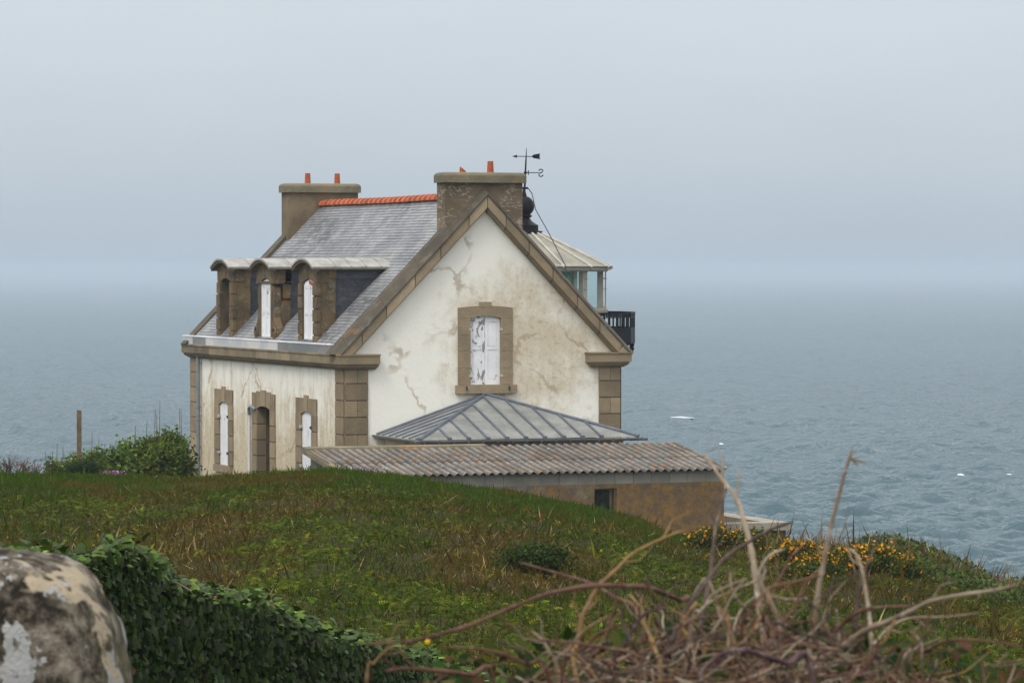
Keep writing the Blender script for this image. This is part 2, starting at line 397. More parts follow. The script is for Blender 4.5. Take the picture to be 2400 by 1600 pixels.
def vnoise(x, y, seed=0):                   # smooth value noise in 0..1
    xi = np.floor(x).astype(np.int64); yi = np.floor(y).astype(np.int64); fx = x-xi; fy = y-yi
    fx = fx*fx*(3-2*fx); fy = fy*fy*(3-2*fy)
    def hsh(a, b):
        h = (a*374761393 + b*668265263 + seed*982451653) & 0xFFFFFFFF
        h = ((h ^ (h >> 13))*1274126177) & 0xFFFFFFFF
        return ((h ^ (h >> 16)) & 0xFFFF)/65535.0
    return (hsh(xi, yi)*(1-fx)+hsh(xi+1, yi)*fx)*(1-fy) + (hsh(xi, yi+1)*(1-fx)+hsh(xi+1, yi+1)*fx)*fy
def fbm(x, y, seed=0, o=3):
    r = 0; a = 0.5; t = 0
    for i in range(o): r = r + a*vnoise(x*2**i, y*2**i, seed+i); t += a; a *= 0.5
    return r/t
def sstep(a, b, x): t = np.clip((x-a)/(b-a), 0, 1); return t*t*(3-2*t)

# ------------------------------------------------------------------ THE HOUSE
ZB = -6.9                                   # ground floor level below eye height
XM, W, D = 4.11, 8.2, 15.3
house = thing('lighthouse_keepers_house', 'white rendered stone house with slate roof, tall gable and granite trim on the headland', 'house', 0, 0, ZB)

def wall_faces(b):
    T = 0.55
    # long side facing left, with three openings
    holes = [(2.90, 3.94, -6.08, -4.05), (6.87, 8.27, -6.9, -4.02), (11.20, 12.24, -6.08, -4.05)]
    y = 0.0
    for (a, c, z0, z1) in holes:
        b.box(0, T, y, a, ZB-0.6, -2.3); b.box(0, T, a, c, z1, -2.3)
        b.box(0, T, a, c, ZB-0.6, z0) if z0 > ZB else None
        y = c
    b.box(0, T, y, D, ZB-0.6, -2.3)
    # gable facing the camera with its window opening
    zt = lambda x: 1.86-1.03*abs(x-XM)
    wl, wr, wb, wt = 3.68, 4.61, -3.30, -1.34
    b.prism([(T, ZB-0.6), (wl, ZB-0.6), (wl, zt(wl)), (T, zt(T))], 'y', 0, T)
    b.prism([(wr, ZB-0.6), (W, ZB-0.6), (W, zt(W)), (wr, zt(wr))], 'y', 0, T)
    b.prism([(wl, ZB-0.6), (wr, ZB-0.6), (wr, wb), (wl, wb)], 'y', 0, T)
    b.prism([(wl, wt), (wr, wt), (wr, zt(wr)), (XM, zt(XM)), (wl, zt(wl))], 'y', 0, T)
    b.prism([(0.075, -2.3), (T, -2.3), (T, zt(T))], 'y', 0, T)
    # far gable and far side
    b.prism([(T, ZB-0.6), (W, ZB-0.6), (W, zt(W)), (XM, zt(XM)), (T, zt(T))], 'y', D-T, D)
    b.box(W-T, W, T, D-T, ZB-0.6, -2.3)
one(wall_faces, 'wall', 'render', house)

def quoins(b, face, x0, x1, y0, y1, split=None):
    joints = [-2.80, -3.21, -3.68, -4.14, -4.62, -5.10, -5.58, -6.06, -6.54, ZB-0.6]
    for i in range(len(joints)-1):
        zt_, zb_ = joints[i], joints[i+1]+0.028
        xa = x0+0.05 if x0 < 1 else x0; xb = x1 if x0 < 1 else x1-0.05
        if i % 2 == 0:
            xm = (xa+xb)/2+0.02; b.box(xa, xm-0.006, y0, y1, zb_, zt_, rt(0.35, 0.68)); b.box(xm+0.006, xb, y0, y1, zb_, zt_, rt(0.35, 0.68))
        else: b.box(xa, xb, y0, y1, zb_, zt_, rt(0.25, 0.8))
        if x0 < 1: b.box(x0, xa-0.002, y0+0.055, y1, zb_, zt_, rt(0.25, 0.55))
    e = 0.014
    b.box(x0+(0.05 if x0 < 1 else 0)+e, x1-e, y0+e, y1-e, ZB-0.6, -2.80, 0.0); b.box(x0+0.012, x0+0.05+e, y0+0.07, y1-e, ZB-0.6, -2.80, 0.0) if x0 < 1 else None
def pil(x0, x1, y0, y1):
    one(lambda b: quoins(b, 0, x0, x1, y0, y1), 'corner_pilaster', 'granite', house)
pil(-0.05, 0.67, -0.05, 0.70)
pil(7.56, W+0.05, -0.05, 0.70)
one(lambda b: [b.box(-0.05, 0.60, 14.56, D+0.05, -2.80-0.47*(i+1)+0.028, -2.80-0.47*i, rt(0.3, 0.65)) for i in range(9)] + [b.box(-0.036, 0.58, 14.58, D+0.03, ZB-0.6, -2.8, 0.0)], 'corner_pilaster', 'granite', house)
pil(7.60, W+0.05, 14.56, D+0.05)

def slabL(b, p, z0, z1, n=9, tint=None):     # cornice course: along the long side with short returns on the gable
    ys = [-p] + [0.9+i*(D-0.4)/n for i in range(n)] + [D+p]
    for i in range(len(ys)-1): b.box(-p, 0.0 if i else 0.95-0.12+p*0.45, ys[i]+(0.004 if i else 0), ys[i+1] if i else 0.0, z0, z1, rt() if tint is None else tint) if i else None
    b.box(-p, 0.83+p*0.45, -p, 0.0, z0, z1, rt(0.45, 0.6)); b.box(-p, 0.0, 0.0, ys[1], z0, z1, rt(0.45, 0.6))
def cornice(b):
    slabL(b, 0.29, -2.43, -2.385)
    slabL(b, 0.265, -2.66, -2.43)
    for i in range(5):
        a = i/5; slabL(b, 0.05+0.17*math.cos(a*math.pi/2), -2.66-0.03*(i+1), -2.66-0.03*i, tint=0.4)
one(cornice, 'cornice', 'cornice', house)
def cornice_r(b):
    for p, z0, z1, t in [(0.29, -2.43, -2.385, 0.5), (0.265, -2.66, -2.43, 0.55)]+[(0.05+0.17*math.cos(i/5*math.pi/2), -2.66-0.03*(i+1), -2.66-0.03*i, 0.4) for i in range(5)]:
        b.box(7.39-p*0.9, W+p, -p, 0.0, z0, z1, t); b.box(W, W+p, 0.0, D+p, z0, z1, t)
one(cornice_r, 'cornice', 'cornice', house)

def gutter(b):
    segs = [(0.5, 5.47, 0.22), (5.47, 12.94, 0.66), (12.94, 14.4, 0.24), (14.4, 15.5, 0.62)]
    for a, c, t in segs: b.box(-0.235, -0.17, a, c-0.006, -2.385, -2.15, t)
    b.box(-0.25, -0.10, 0.5, 15.5, -2.15, -2.115, 1.0)
one(gutter, 'gutter', 'gutter', house)
def pipe(b):
    b.tube([(-0.11, 14.22, -2.7), (-0.11, 14.22, ZB)], 0.062, 10)
    for z in (-3.0, -4.35, -4.75, -5.6): b.tube([(-0.11, 14.22, z), (-0.11, 14.22, z+0.06)], 0.078, 10)
one(pipe, 'downpipe', 'pipe', house, smooth=True)
def pipe2(b):
    b.tube([(-0.05, 8.92, -4.35), (-0.05, 8.92, ZB)], 0.04, 8)
one(pipe2, 'downpipe', 'pipe_white', house, smooth=True)
one(lambda b: b.tube([(-0.05, 8.92, -4.38), (-0.07, 8.9, -4.2), (-0.08, 8.7, -4.12), (-0.08, 8.4, -4.16), (-0.06, 8.25, -4.2)], 0.05, 8), 'overflow_pipe', 'pipe', house, smooth=True)

# gable parapets
def sweep(b, prof, side, d0, d1, mir=None, ztop=None, tint=0.5):
    zmin = -2.386
    def at(dx):
        r = []
        for (y, z) in prof:
            k = min(dx, (z-zmin)/1.03)
            yy = y if mir is None else mir-y
            r.append((XM+side*k, yy, max(z-1.03*k, zmin)))
        return r
    b.loft([at(d0), at(d1)], tint)
FASC = [(0.0, 1.58), (-0.14, 1.60), (-0.19, 1.65), (-0.27, 1.68), (-0.27, 2.0), (0.0, 2.0)]
COPE = [(-0.30, 2.0), (-0.30, 2.055), (-0.26, 2.075), (0.10, 2.30), (0.42, 2.30), (0.42, 1.72), (0.0, 1.72), (0.0, 2.0)]
for side in (-1, 1):
    def fa(b):
        d = 0.0; first = True
        while d < 4.3:
            l = 0.55 if first else random.uniform(0.68, 0.86); first = False
            sweep(b, FASC, side, d+0.013, min(d+l-0.013, 4.4), tint=rt(0.35, 0.75)); d += l
        sweep(b, [(y+0.015 if y < -0.05 else y, z+(0.012 if z < 1.7 else -0.012)) for y, z in FASC], side, 0, 4.35, tint=0.0)
    one(fa, 'gable_moulding', 'granite', house)
    def co(b):
        d = 0.0
        while d < 4.5:
            l = random.uniform(0.9, 1.2); sweep(b, COPE, side, d, min(d+l-0.006, 4.7), tint=rt(0.42, 0.58)); d += l
    one(co, 'gable_coping', 'coping', house)
    def cf(b):
        d = 0.0
        while d < 4.5:
            l = random.uniform(0.9, 1.2); sweep(b, [(-0.10, 2.0), (-0.10, 2.2), (0.45, 2.2), (0.45, 1.72), (0, 1.72)], side, d, min(d+l-0.006, 4.7), mir=D, tint=rt(0.42, 0.58)); d += l
    one(cf, 'gable_coping', 'coping', house)

# slates: every one a small overlapping face
def slates(b, side):
    z_r = 2.0; L = 4.28*math.sqrt(2); step = 0.118; n = int(L/step)
    ins = 1/math.sqrt(2)
    for r in range(n):
        s0, s1 = r*step, (r+1)*step                 # distance down the slope
        y = 0.40 - (0.12 if r % 2 else 0) ; 
        sag = 0.0
        while y < D-0.40:
            w = random.uniform(0.20, 0.27); y1 = min(y+w, D-0.40)
            if y1-max(y, 0.40) > 0.02:
                ya = max(y, 0.40)+0.003; yb = y1-0.003
                big = vnoise(np.array(y*0.7+31), np.array(r*0.14+side*9), 5)
                t = 0.5 + random.uniform(-0.2, 0.2) + (-0.32 if big > 0.74 and random.random() < 0.7 else 0)
                lift = 0.013 + random.uniform(-0.002, 0.003)
                def P(s, h, yy): return (XM+side*(s+h)*ins if False else XM+side*(s*ins+h*ins), yy, z_r-s*ins+h*ins)
                j = random.uniform(-0.006, 0.006)
                b.face([P(s0-0.01, 0.0, ya), P(s1+j, lift, ya), P(s1+j, lift, yb), P(s0-0.01, 0.0, yb)], t)
                b.face([P(s1+j, lift, ya), P(s1+j, -0.006, ya), P(s1+j, -0.006, yb), P(s1+j, lift, yb)], 0.02)  # lower edge tinted dark: the shadow line between courses, put into colour
            y = y1
for side in (-1, 1):
    one(lambda b: slates(b, side), 'slate_roof', 'slate', house)
def deck(b):
    b.prism([(XM-4.25, 2.0-4.25-0.02), (XM, 1.98), (XM+4.25, -2.27), (XM+4.25, -2.35), (XM, 1.85), (XM-4.25, -2.35)], 'y', 0.43, D-0.43, 0.02)
one(deck, 'roof_deck', 'slate_dark', house)
def ridge(b):
    y = 0.7
    while y < 14.55:
        l = 0.445; prof = []
        for (yy, r) in ((y, 0.125), (y+l*0.62, 0.145), (y+l*0.62+0.001, 0.185), (y+l, 0.178)):
            prof.append([(XM+r*1.15*math.cos(a), yy, 1.945+r*math.sin(a)+0.012*math.sin(y*0.6)) for a in [math.pi*k/8-0.0 for k in range(9)]] + [(XM, yy, 1.93)])
        b.loft(prof[:2], rt(0.05, 0.35)); b.loft(prof[2:], rt(0.5, 0.85)); y += l
one(ridge, 'ridge_tiles', 'terracotta', house, smooth=True)

def rounded_slab(b, x0, x1, y0, y1, z0, z1, r, tint=0.5):
    def ring(i, z):
        pts = []; n = 5; rr = r
        for (cx, cy, a0) in ((x1-rr-i, y1-rr-i, 0), (x0+rr+i, y1-rr-i, 90), (x0+rr+i, y0+rr+i, 180), (x1-rr-i, y0+rr+i, 270)):
            for k in range(n):
                a = math.radians(a0+90*k/(n-1)); pts.append((cx+rr*math.cos(a), cy+rr*math.sin(a), z))
        return pts
    b.loft([ring(0.0, z0), ring(0, z1-0.09), ring(0.03, z1-0.035), ring(0.10, z1)], tint)
def chimney(y0, pots):
    y1 = y0+0.73
    c = one(lambda b: b.box(2.95, 5.26, max(y0, 0.02) if y0 < 1 else y0, y1, 0.3, 2.37), 'chimney', 'chimney' if y0 < 1 else 'chimney_plain', house)
    def capf(b): rounded_slab(b, 2.86, 5.35, y0-0.09, y1+0.09, 2.365, 2.655, 0.09)
    one(capf, 'chimney_cap', 'cap', c)
    for (x, kind) in pots:
        def pf(b):
            yc = y0+0.36
            if kind: b.lathe((x, yc), [(0.10, 2.64), (0.082, 2.98), (0.06, 2.98), (0.06, 2.8)], 12)
            else: b.loft([[(x+0.1*math.cos(a), yc+0.1*math.sin(a), 2.64) for a in [2*math.pi*k/12 for k in range(12)]],
                          [(x+0.09*math.cos(a), yc+0.09*math.sin(a), 2.74-0.075*math.cos(a)) for a in [2*math.pi*k/12 for k in range(12)]]])
        one(pf, 'chimney_pot', 'pot', c, smooth=True, label=None if kind else 'broken stump of a chimney pot')
chimney(-0.04, [(3.59, 0), (4.41, 1)])
chimney(14.57, [(3.70, 1), (4.68, 1)])

# gable window
def arch_pts(x0, x1, zs, rise, n=8):
    return [(x0+(x1-x0)*i/n, zs+rise*(1-(2*i/n-1)**2)) for i in range(n+1)]
win = None
def g_sur(b):
    y0, y1 = -0.035, 0.30
    for (a, c) in ((3.32, 3.69), (4.60, 4.95)):
        js = [-3.27, -2.80, -2.33, -1.86, -1.41]
        for i in range(4): b.box(a, c, y0, y1, js[i]+0.004, js[i+1]-0.004, rt(0.42, 0.6))
    lo = arch_pts(3.69, 4.60, -1.41, 0.065); hi = arch_pts(3.32, 4.95, -1.12, 0.055)
    b.prism([(3.32, -1.406)] + lo + [(4.95, -1.406)] + hi[::-1], 'y', y0, y1, 0.5)
    b.box(3.96, 4.31, y0-0.01, y1, -1.10, -0.955, 0.5)
win = one(g_sur, 'window', 'granite', house)
def g_sill(b):
    b.box(3.24, 5.04, -0.14, 0.2, -3.51, -3.275, 0.52)
sill = one(g_sill, 'window_sill', 'granite', win)
for x in (3.53, 4.80): one(lambda b: b.tube([(x, -0.15, -3.30), (x, -0.17, -3.42)], 0.022, 6), 'shutter_stay', 'dark_iron', sill)
def panel_shutter(mat, x0, x1, rev):
    def f(b):
        y = 0.07; zt_ = -1.415
        top = lambda x: -1.40+0.06*(1-((x-4.145)/0.455)**2)
        n = 5; xs = [x0+(x1-x0)*i/n for i in range(n+1)]
        b.prism([(x0, -3.27), (x1, -3.27)] + [(x, top(x)) for x in xs[::-1]], 'y', y, y+0.05, 0.5)
        st = 0.075; y2 = y-0.018
        b.box(x0, x0+st, y2, y, -3.27, -1.43); b.box(x1-st, x1, y2, y, -3.27, -1.43)
        for (za, zb_) in ((-3.27, -3.14), (-2.30, -2.22), (-1.52, -1.43)): b.box(x0+st, x1-st, y2, y, za, zb_)
        for (za, zb_) in ((-3.11, -2.33), (-2.19, -1.55)): b.box(x0+st+0.03, x1-st-0.03, y-0.012, y, za, zb_)
    s = one(f, 'shutter', mat, win)
    xh = x0-0.02 if rev else x1+0.02
    for z in (-1.72, -3.02): one(lambda b: b.box(xh-0.035, xh+0.035, -0.05, 0.075, z-0.035, z+0.035), 'hinge', 'frame_grey', s)
panel_shutter('shutter_peeled', 3.695, 4.139, True)
panel_shutter('shutter', 4.149, 4.595, False)

# long side openings
def side_opening(yc, ow, sw, top, spring, bottom, door=False):
    def sur(b):
        x0, x1 = -0.035, 0.26
        for sgn in (-1, 1):
            a, c = sorted((yc+sgn*ow, yc+sgn*sw)); z = spring
            while z > bottom:
                z2 = max(z-0.47, bottom); b.box(x0, x1, a, c, z2+0.028, z, rt(0.3, 0.65)); z = z2
            b.box(x0+0.014, x1, a+0.012, c-0.012, bottom, spring, 0.0)
        n = 5 if door else 3
        ed = [-sw, -sw*0.62, -sw*0.22, sw*0.22, sw*0.62, sw] if door else [-sw, -sw*0.2, sw*0.2, sw]
        lo = lambda y: spring+0.09*(1-min(1, abs(y)/ow)**2)
        for i in range(n):
            a, c = ed[i]+0.02, ed[i+1]-0.02
            mid = (i == n//2); tp = top+(0.09 if mid else (0.05 if door and 0 < i < n-1 else 0))
            ys = [a+(c-a)*k/5 for k in range(6)]
            b.prism([(yc+y, lo(y)) for y in ys] + [(yc+c, tp), (yc+a, tp)], 'x', x0-(0.01 if mid else 0), x1, rt(0.35, 0.6))
        b.box(x0+0.012, x1, yc-sw+0.02, yc+sw-0.02, spring+0.11, top-0.02, 0.05)
    o = one(sur, 'door' if door else 'window', 'granite', house)
    if door:
        def jam(b, sgn):
            if True:
                a, c = sorted((yc+sgn*(ow-0.05), yc+sgn*(ow-0.001)))
                z = spring+0.02
                while z > bottom: b.box(0.262, 0.62, a, c, z-0.55+0.018, z, rt(0.35, 0.6)); z -= 0.55
                b.box(0.262, 0.61, min(a, c)+(0.01 if sgn > 0 else 0), max(a, c)-(0.01 if sgn < 0 else 0), bottom, spring, 0.0)
        for sgn in (-1, 1): one(lambda b: jam(b, sgn), 'door_reveal', 'jamb', o)
        one(lambda b: (b.box(0.63, 0.68, yc-ow, yc+ow, bottom, spring+0.08), b.box(0.61, 0.63, yc-0.02, yc+0.02, bottom, spring)), 'door_leaf', 'dark_in', o)
    else:
        one(lambda b: b.box(-0.10, 0.2, yc-sw*0.92, yc+sw*0.92, bottom-0.21, bottom, 0.5), 'window_sill', 'granite', o)
        for k in (-1, 1):
            def sh(b):
                a, c = sorted((yc+k*0.004, yc+k*(ow-0.01)))
                n = 4
                for i in range(n):
                    y0_, y1_ = a+(c-a)*i/n+0.003, a+(c-a)*(i+1)/n-0.003
                    f_ = lambda y: spring+0.085*(1-(abs(y-yc)/ow)**2)
                    b.prism([(y0_, bottom+0.005), (y1_, bottom+0.005), (y1_, f_(y1_)), (y0_, f_(y0_))], 'x', 0.012, 0.05)
                b.box(0.05, 0.06, a, c, bottom+0.01, spring)
            s = one(sh, 'shutter', 'shutter', o)
            for z in (spring-0.35, bottom+0.38):
                one(lambda b: b.box(-0.06, 0.03, yc+k*ow-0.06, yc+k*ow+0.06, z-0.04, z+0.04), 'hinge', 'dark_iron' if k < 0 else 'frame_grey', s)
side_opening(3.42, 0.48, 0.99, -3.71, -4.18, -6.02)
side_opening(7.57, 0.65, 1.16, -3.70, -4.17, -6.95, True)
side_opening(11.72, 0.48, 0.99, -3.71, -4.18, -6.02)

# dormers
def dormer(yc, style, label):
    x0 = 0.04; hw = 0.87
    arch = lambda t: 0.0+0.255*(1-abs(t)**2.1)               # crown over the half width, t in -1..1
    def front(b):
        # head block with arched top
        n = 10; ys = [yc-hw+2*hw*i/n for i in range(n+1)]
        lo = -0.42
        for (i0, i1) in ((0, 5), (5, 10)):
            seg = ys[i0:i1+1]; g = 0.02
            seg = [max(min(y, yc-g), yc-hw) if i0 == 0 else min(max(y, yc+g), yc+hw) for y in seg]
            b.prism([(seg[0], lo), (seg[-1], lo+(0.10 if True else 0))] if i0 == 0 else [(seg[0], lo+0.10), (seg[-1], lo)], 'x', 0, 0) if False else None
            pts = [(y, lo+0.10*(1-min(1, abs(y-yc)/0.47)**2)) for y in seg] + [(y, arch((y-yc)/1.0)-0.03) for y in seg[::-1]]
            b.prism(pts, 'x', x0, x0+0.35, rt(0.4, 0.62))
        b.box(x0+0.03, x0+0.33, yc-0.05, yc+0.05, lo+0.09, 0.05, 0.02)
        b.box(x0-0.015, x0+0.3, yc-hw-0.03, yc+hw+0.03, -0.47, -0.40, 0.45) if style == 'scroll' else None
        # jambs: stacked blocks
        jw = hw if style != 'scroll' else 0.70
        for sgn in (-1, 1):
            a, c = sorted((yc+sgn*0.47, yc+sgn*(jw-0.02))); b.box(x0+0.012, x0+0.30, a, c, -2.25, -0.38, 0.5)
            z = -0.45; i = 0
            while z > -2.1 and style != 'scroll':
                z2 = max(z-0.37, -2.2); pr = 0.035 if (i+(sgn > 0)) % 2 == 0 else 0.02
                a, c = sorted((yc+sgn*(0.475 if i % 2 else 0.50), yc+sgn*(jw+(0.025 if i % 2 == 0 else 0.005))))
                b.box(x0-pr, x0+0.085, a, c, z2+0.035, z, rt(0.4, 0.65)); z = z2; i += 1
            if style == 'scroll':
                # tapering bracket that swells into a volute at the foot
                prof = [(0.70, -0.55), (0.80, -0.60), (0.82, -0.95), (0.76, -1.15), (0.80, -1.45), (0.92, -1.62), (1.06, -1.78), (1.10, -1.98), (1.0, -2.18), (0.70, -2.2)]
                b.prism([(yc+sgn*y, z) for y, z in prof], 'x', x0+0.02, x0+0.22, 0.55)
                ring = []
                for k in range(13):
                    a = 2*math.pi*k/12; ring.append((x0-0.005, yc+sgn*(0.90+0.15*math.cos(a)), -1.92+0.17*math.sin(a)))
                b.tube(ring, 0.03, 5, 0.7); b.tube([(x0-0.03, yc+sgn*0.9, -1.92), (x0+0.02, yc+sgn*0.9, -1.92)], 0.06, 8, 0.6)
        b.box(x0-0.03, x0+0.3, yc-0.6, yc+0.6, -2.26, -2.10, 0.5)
    o = one(front, 'dormer', 'dormer_stone', house, label=label)
    def cheek(b, sgn):
        if True:
            a, c = sorted((yc+sgn*0.62, yc+sgn*0.85))
            if style == 'scroll':
                a, c = sorted((yc+sgn*0.55, yc+sgn*0.72))
                b.box(x0+0.3, 0.55, a, c, -1.35, -0.47, 0.5)
                b.prism([(0.24, -2.3), (0.24, -0.98), (0.66, -0.98), (0.72, -1.3), (1.05, -1.75), (0.7, -2.3)], 'y', a-0.04 if sgn < 0 else c-0.1, a+0.1 if sgn < 0 else c+0.04, 0.6)
                b.box(x0+0.3, 0.68, a-0.05, c+0.05, -0.90, -0.50, 0.62); b.box(x0+0.3, 0.40, a-0.02, c+0.02, -0.42, -0.08, 0.5)
            else:
                zs = [-2.3, -1.32, -0.97, -0.62, -0.30]
                for i in range(4): b.box(x0+0.302, 0.58, a, c, zs[i]+0.006, zs[i+1], rt(0.42, 0.6))
                b.box(x0+0.302, 0.60, a-0.02, c+0.02, -0.29, -0.06, 0.6)
    for sgn in (-1, 1): one(lambda b: cheek(b, sgn), 'dormer_cheek', 'dormer_stone', o)
    def hung(b, sgn):
        if True:
            yy = yc+sgn*0.80
            for r in range(12):
                z0, z1 = -1.6+r*0.13, -1.6+(r+1)*0.13
                xe = XM-(2.0-z1)+0.12
                if xe > 0.6:
                    xa = 0.59-(0.1 if r % 2 else 0)
                    while xa < xe:
                        xb = min(xa+0.22, xe); b.box(max(xa, 0.585)+0.002, xb-0.002, min(yy, yy-sgn*0.05), max(yy, yy-sgn*0.05)+0.004*sgn*(0), z0+0.004, z1, rt(0.3, 0.7)) if xb > 0.6 else None; xa = xb
        if sgn < 0: b.box(0.59, 2.1, yc-0.86, yc+0.86, -0.13, 0.0, 0.35); b.box(0.60, 1.90, yc-0.83, yc-0.80, -0.32, -0.13, 0.75)  # first box: dark band painted as the shadow of the zinc edge
    for sgn in (-1, 1): one(lambda b: hung(b, sgn), 'slate_cheek', 'slate_dark', o)
    def roof(b):
        n = 14; xs = [-0.16, 0.55, 1.0, 1.45, 1.9, 2.26]
        def sec(x, up):
            top = [(x, yc+1.02*t, arch(t)+up) for t in [-1+2*k/n for k in range(n+1)]]
            bot = [(x, yc+1.0*t, arch(t)-0.055+up) for t in [1-2*k/n for k in range(n+1)]]
            return top+bot
        b.loft([sec(xs[0], 0.02), sec(xs[-1], 0.02)], 0.5)
        for x in xs[1:-1]: b.loft([sec(x-0.018, 0.04), sec(x+0.018, 0.04)], 0.5)
        b.face([(2.265, yc+1.02*t, arch(t)+0.03) for t in [-1+2*k/n for k in range(n+1)]])
    one(roof, 'dormer_roof', 'zinc_pale', o, smooth=True)
    def edge(b):
        for sgn in (-1, 1): b.box(-0.1, 2.2, min(yc+sgn*0.9, yc+sgn*1.0), max(yc+sgn*0.9, yc+sgn*1.0), -0.055, -0.036)
        n = 14
        top = [(yc+1.0*t, arch(t)-0.04) for t in [-1+2*k/n for k in range(n+1)]]; bot = [(yc+0.98*t, arch(t)-0.11) for t in [1-2*k/n for k in range(n+1)]]
        b.prism(top+bot, 'x', -0.13, x0+0.02)
    one(edge, 'eaves_board', 'granite_dark', o)
    one(lambda b: b.box(0.34, 0.37, yc-0.62, yc+0.62, -2.2, -0.1), 'dormer_shade_sheet', 'dark_in', o)  # near-black sheet painted for the shade of the room inside
    if style != 'open':
        for k in (-1, 1):
            def sh(b):
                a, c = sorted((yc+k*0.012, yc+k*0.455))
                zt_ = lambda y: -0.42+0.08*(1-(abs(y-yc)/0.47)**2)
                b.prism([(a, -2.08), (c, -2.08), (c, zt_(c)), (a, zt_(a))], 'x', 0.085, 0.12)
                for (ya, yb) in ((a, a+0.09), (c-0.09, c)): b.box(0.065, 0.085, ya, yb, -2.08, -0.48)
                for z in (-2.08, -1.34, -0.58): b.box(0.067, 0.085, a+0.09, c-0.09, z, z+0.10)
            s = one(sh, 'shutter', 'shutter', o)
            if style == 'block' and k < 0:
                one(lambda b: b.prism([(yc-0.45, -0.53), (yc-0.01, -0.46), (yc-0.01, -0.36), (yc-0.45, -0.44)], 'x', 0.058, 0.064), 'paint_patch', 'red_lead', s, label='bare red patch at the top of the shutter')
    else:
        one(lambda b: b.box(0.06, 0.33, yc-0.465, yc-0.425, -2.08, -0.46), 'shutter', 'shutter', o, label='open shutter seen edge on')
dormer(3.42, 'block', 'near dormer with block jambs and closed shutters')
dormer(7.57, 'scroll', 'middle dormer with scroll brackets and closed shutters')
dormer(11.72, 'open', 'far dormer with block jambs and open shutters')

# ------------------------------------------------------------------ ANNEX under the gable
annex = thing('annex', 'low annex with hipped zinc roof and standing seams against the gable wall', 'annex', 4.1, -1.7, ZB)
def an_wall(b):
    b.box(1.15, 6.95, -3.3, -0.06, ZB-0.6, -4.74)
one(an_wall, 'wall', 'annex_wall', annex)
AP = Vector((4.12, -0.07, -3.55)); EZ = -4.62; XL, XR, YF = 0.92, 7.28, -3.6
def an_roof(b):
    L0, FL, FR, R0 = Vector((XL, -0.07, EZ)), Vector((XL, YF, EZ)), Vector((XR, YF, EZ)), Vector((XR, -0.07, EZ))
    b.face([AP, FL, FR]); b.face([AP, L0, FL]); b.face([AP, FR, R0])
    b.face([L0, R0, FR, FL]); b.face([L0, AP, R0])
roof_a = one(an_roof, 'zinc_roof', 'zinc', annex)
def seam(b, p, q, r=0.035, lift=0.015):
    p, q = Vector(p)+Vector((0, 0, lift)), Vector(q)+Vector((0, 0, lift)); b.tube([p, q], r, 6)
def an_seams(b):
    for k in range(9):
        x = 1.78+0.55*k
        t = (AP.x-x)/(AP.x-XL) if x < AP.x else (x-AP.x)/(XR-AP.x)
        y = AP.y+(YF-AP.y)*t; z = AP.z+(EZ-AP.z)*t
        seam(b, (x, y, z), (x, YF-0.02, EZ)); b.box(x-0.05, x+0.05, YF-0.04, YF+0.06, EZ-0.02, EZ+0.06)
    for k in range(6):
        y = -0.55-0.55*k; t = (AP.y-y)/(AP.y-YF)
        seam(b, (AP.x+(XL-AP.x)*t, y, AP.z+(EZ-AP.z)*t), (XL, y, EZ))
        seam(b, (AP.x+(XR-AP.x)*t, y, AP.z+(EZ-AP.z)*t), (XR, y, EZ))
    seam(b, AP, (XL, YF, EZ), 0.055); seam(b, AP, (XR, YF, EZ), 0.055)
    seam(b, AP, (XL, -0.07, EZ), 0.05); seam(b, AP, (XR, -0.07, EZ), 0.05)
one(an_seams, 'roof_seams', 'zinc_seam', roof_a)
def an_gut(b):
    def run(p, q, nrm):
        p, q, nrm = Vector(p), Vector(q), Vector(nrm)
        rings = []
        for s_ in (p, q):
            outer = [s_ + nrm*(0.065+0.065*math.cos(a)) + Vector((0, 0, -0.075*math.sin(a))) for a in [math.pi*k/6 for k in range(7)]]
            inner = [s_ + nrm*(0.065+0.055*math.cos(a)) + Vector((0, 0, -0.06*math.sin(a)-0.004)) for a in [math.pi*k/6 for k in range(7)]][::-1]
            rings.append(outer+inner)
        b.loft(rings)
    run((XL-0.13, YF, EZ-0.01), (XR+0.22, YF, EZ-0.03), (0, -1, 0))
    run((XL, YF-0.13, EZ-0.01), (XL, 0.0, EZ+0.01), (-1, 0, 0))
one(an_gut, 'gutter', 'zinc', roof_a, smooth=True)
for k in range(16): one(lambda b: b.box(1.0+0.42*k, 1.03+0.42*k, YF-0.137, YF-0.12, EZ-0.10, EZ), 'gutter_bracket', 'zinc_seam', roof_a)

# ------------------------------------------------------------------ LANTERN TOWER on the sea side
LX, LY = 8.24, 7.65
tower = thing('lantern_tower', 'glazed lighthouse lantern with conical zinc roof and black balcony behind the gable', 'lighthouse', LX, LY, ZB)
PH = math.atan2(-math.cos(0), 0)             # helper phase: corners set so that one faces just right of the camera
OFF = math.radians(-50-20.8+11)
def octo(r, z, n=8, ph=None): 
    ph = CORN if ph is None else ph
    return [(LX+r*math.cos(ph+2*math.pi*k/n), LY+r*math.sin(ph+2*math.pi*k/n), z) for k in range(n)]
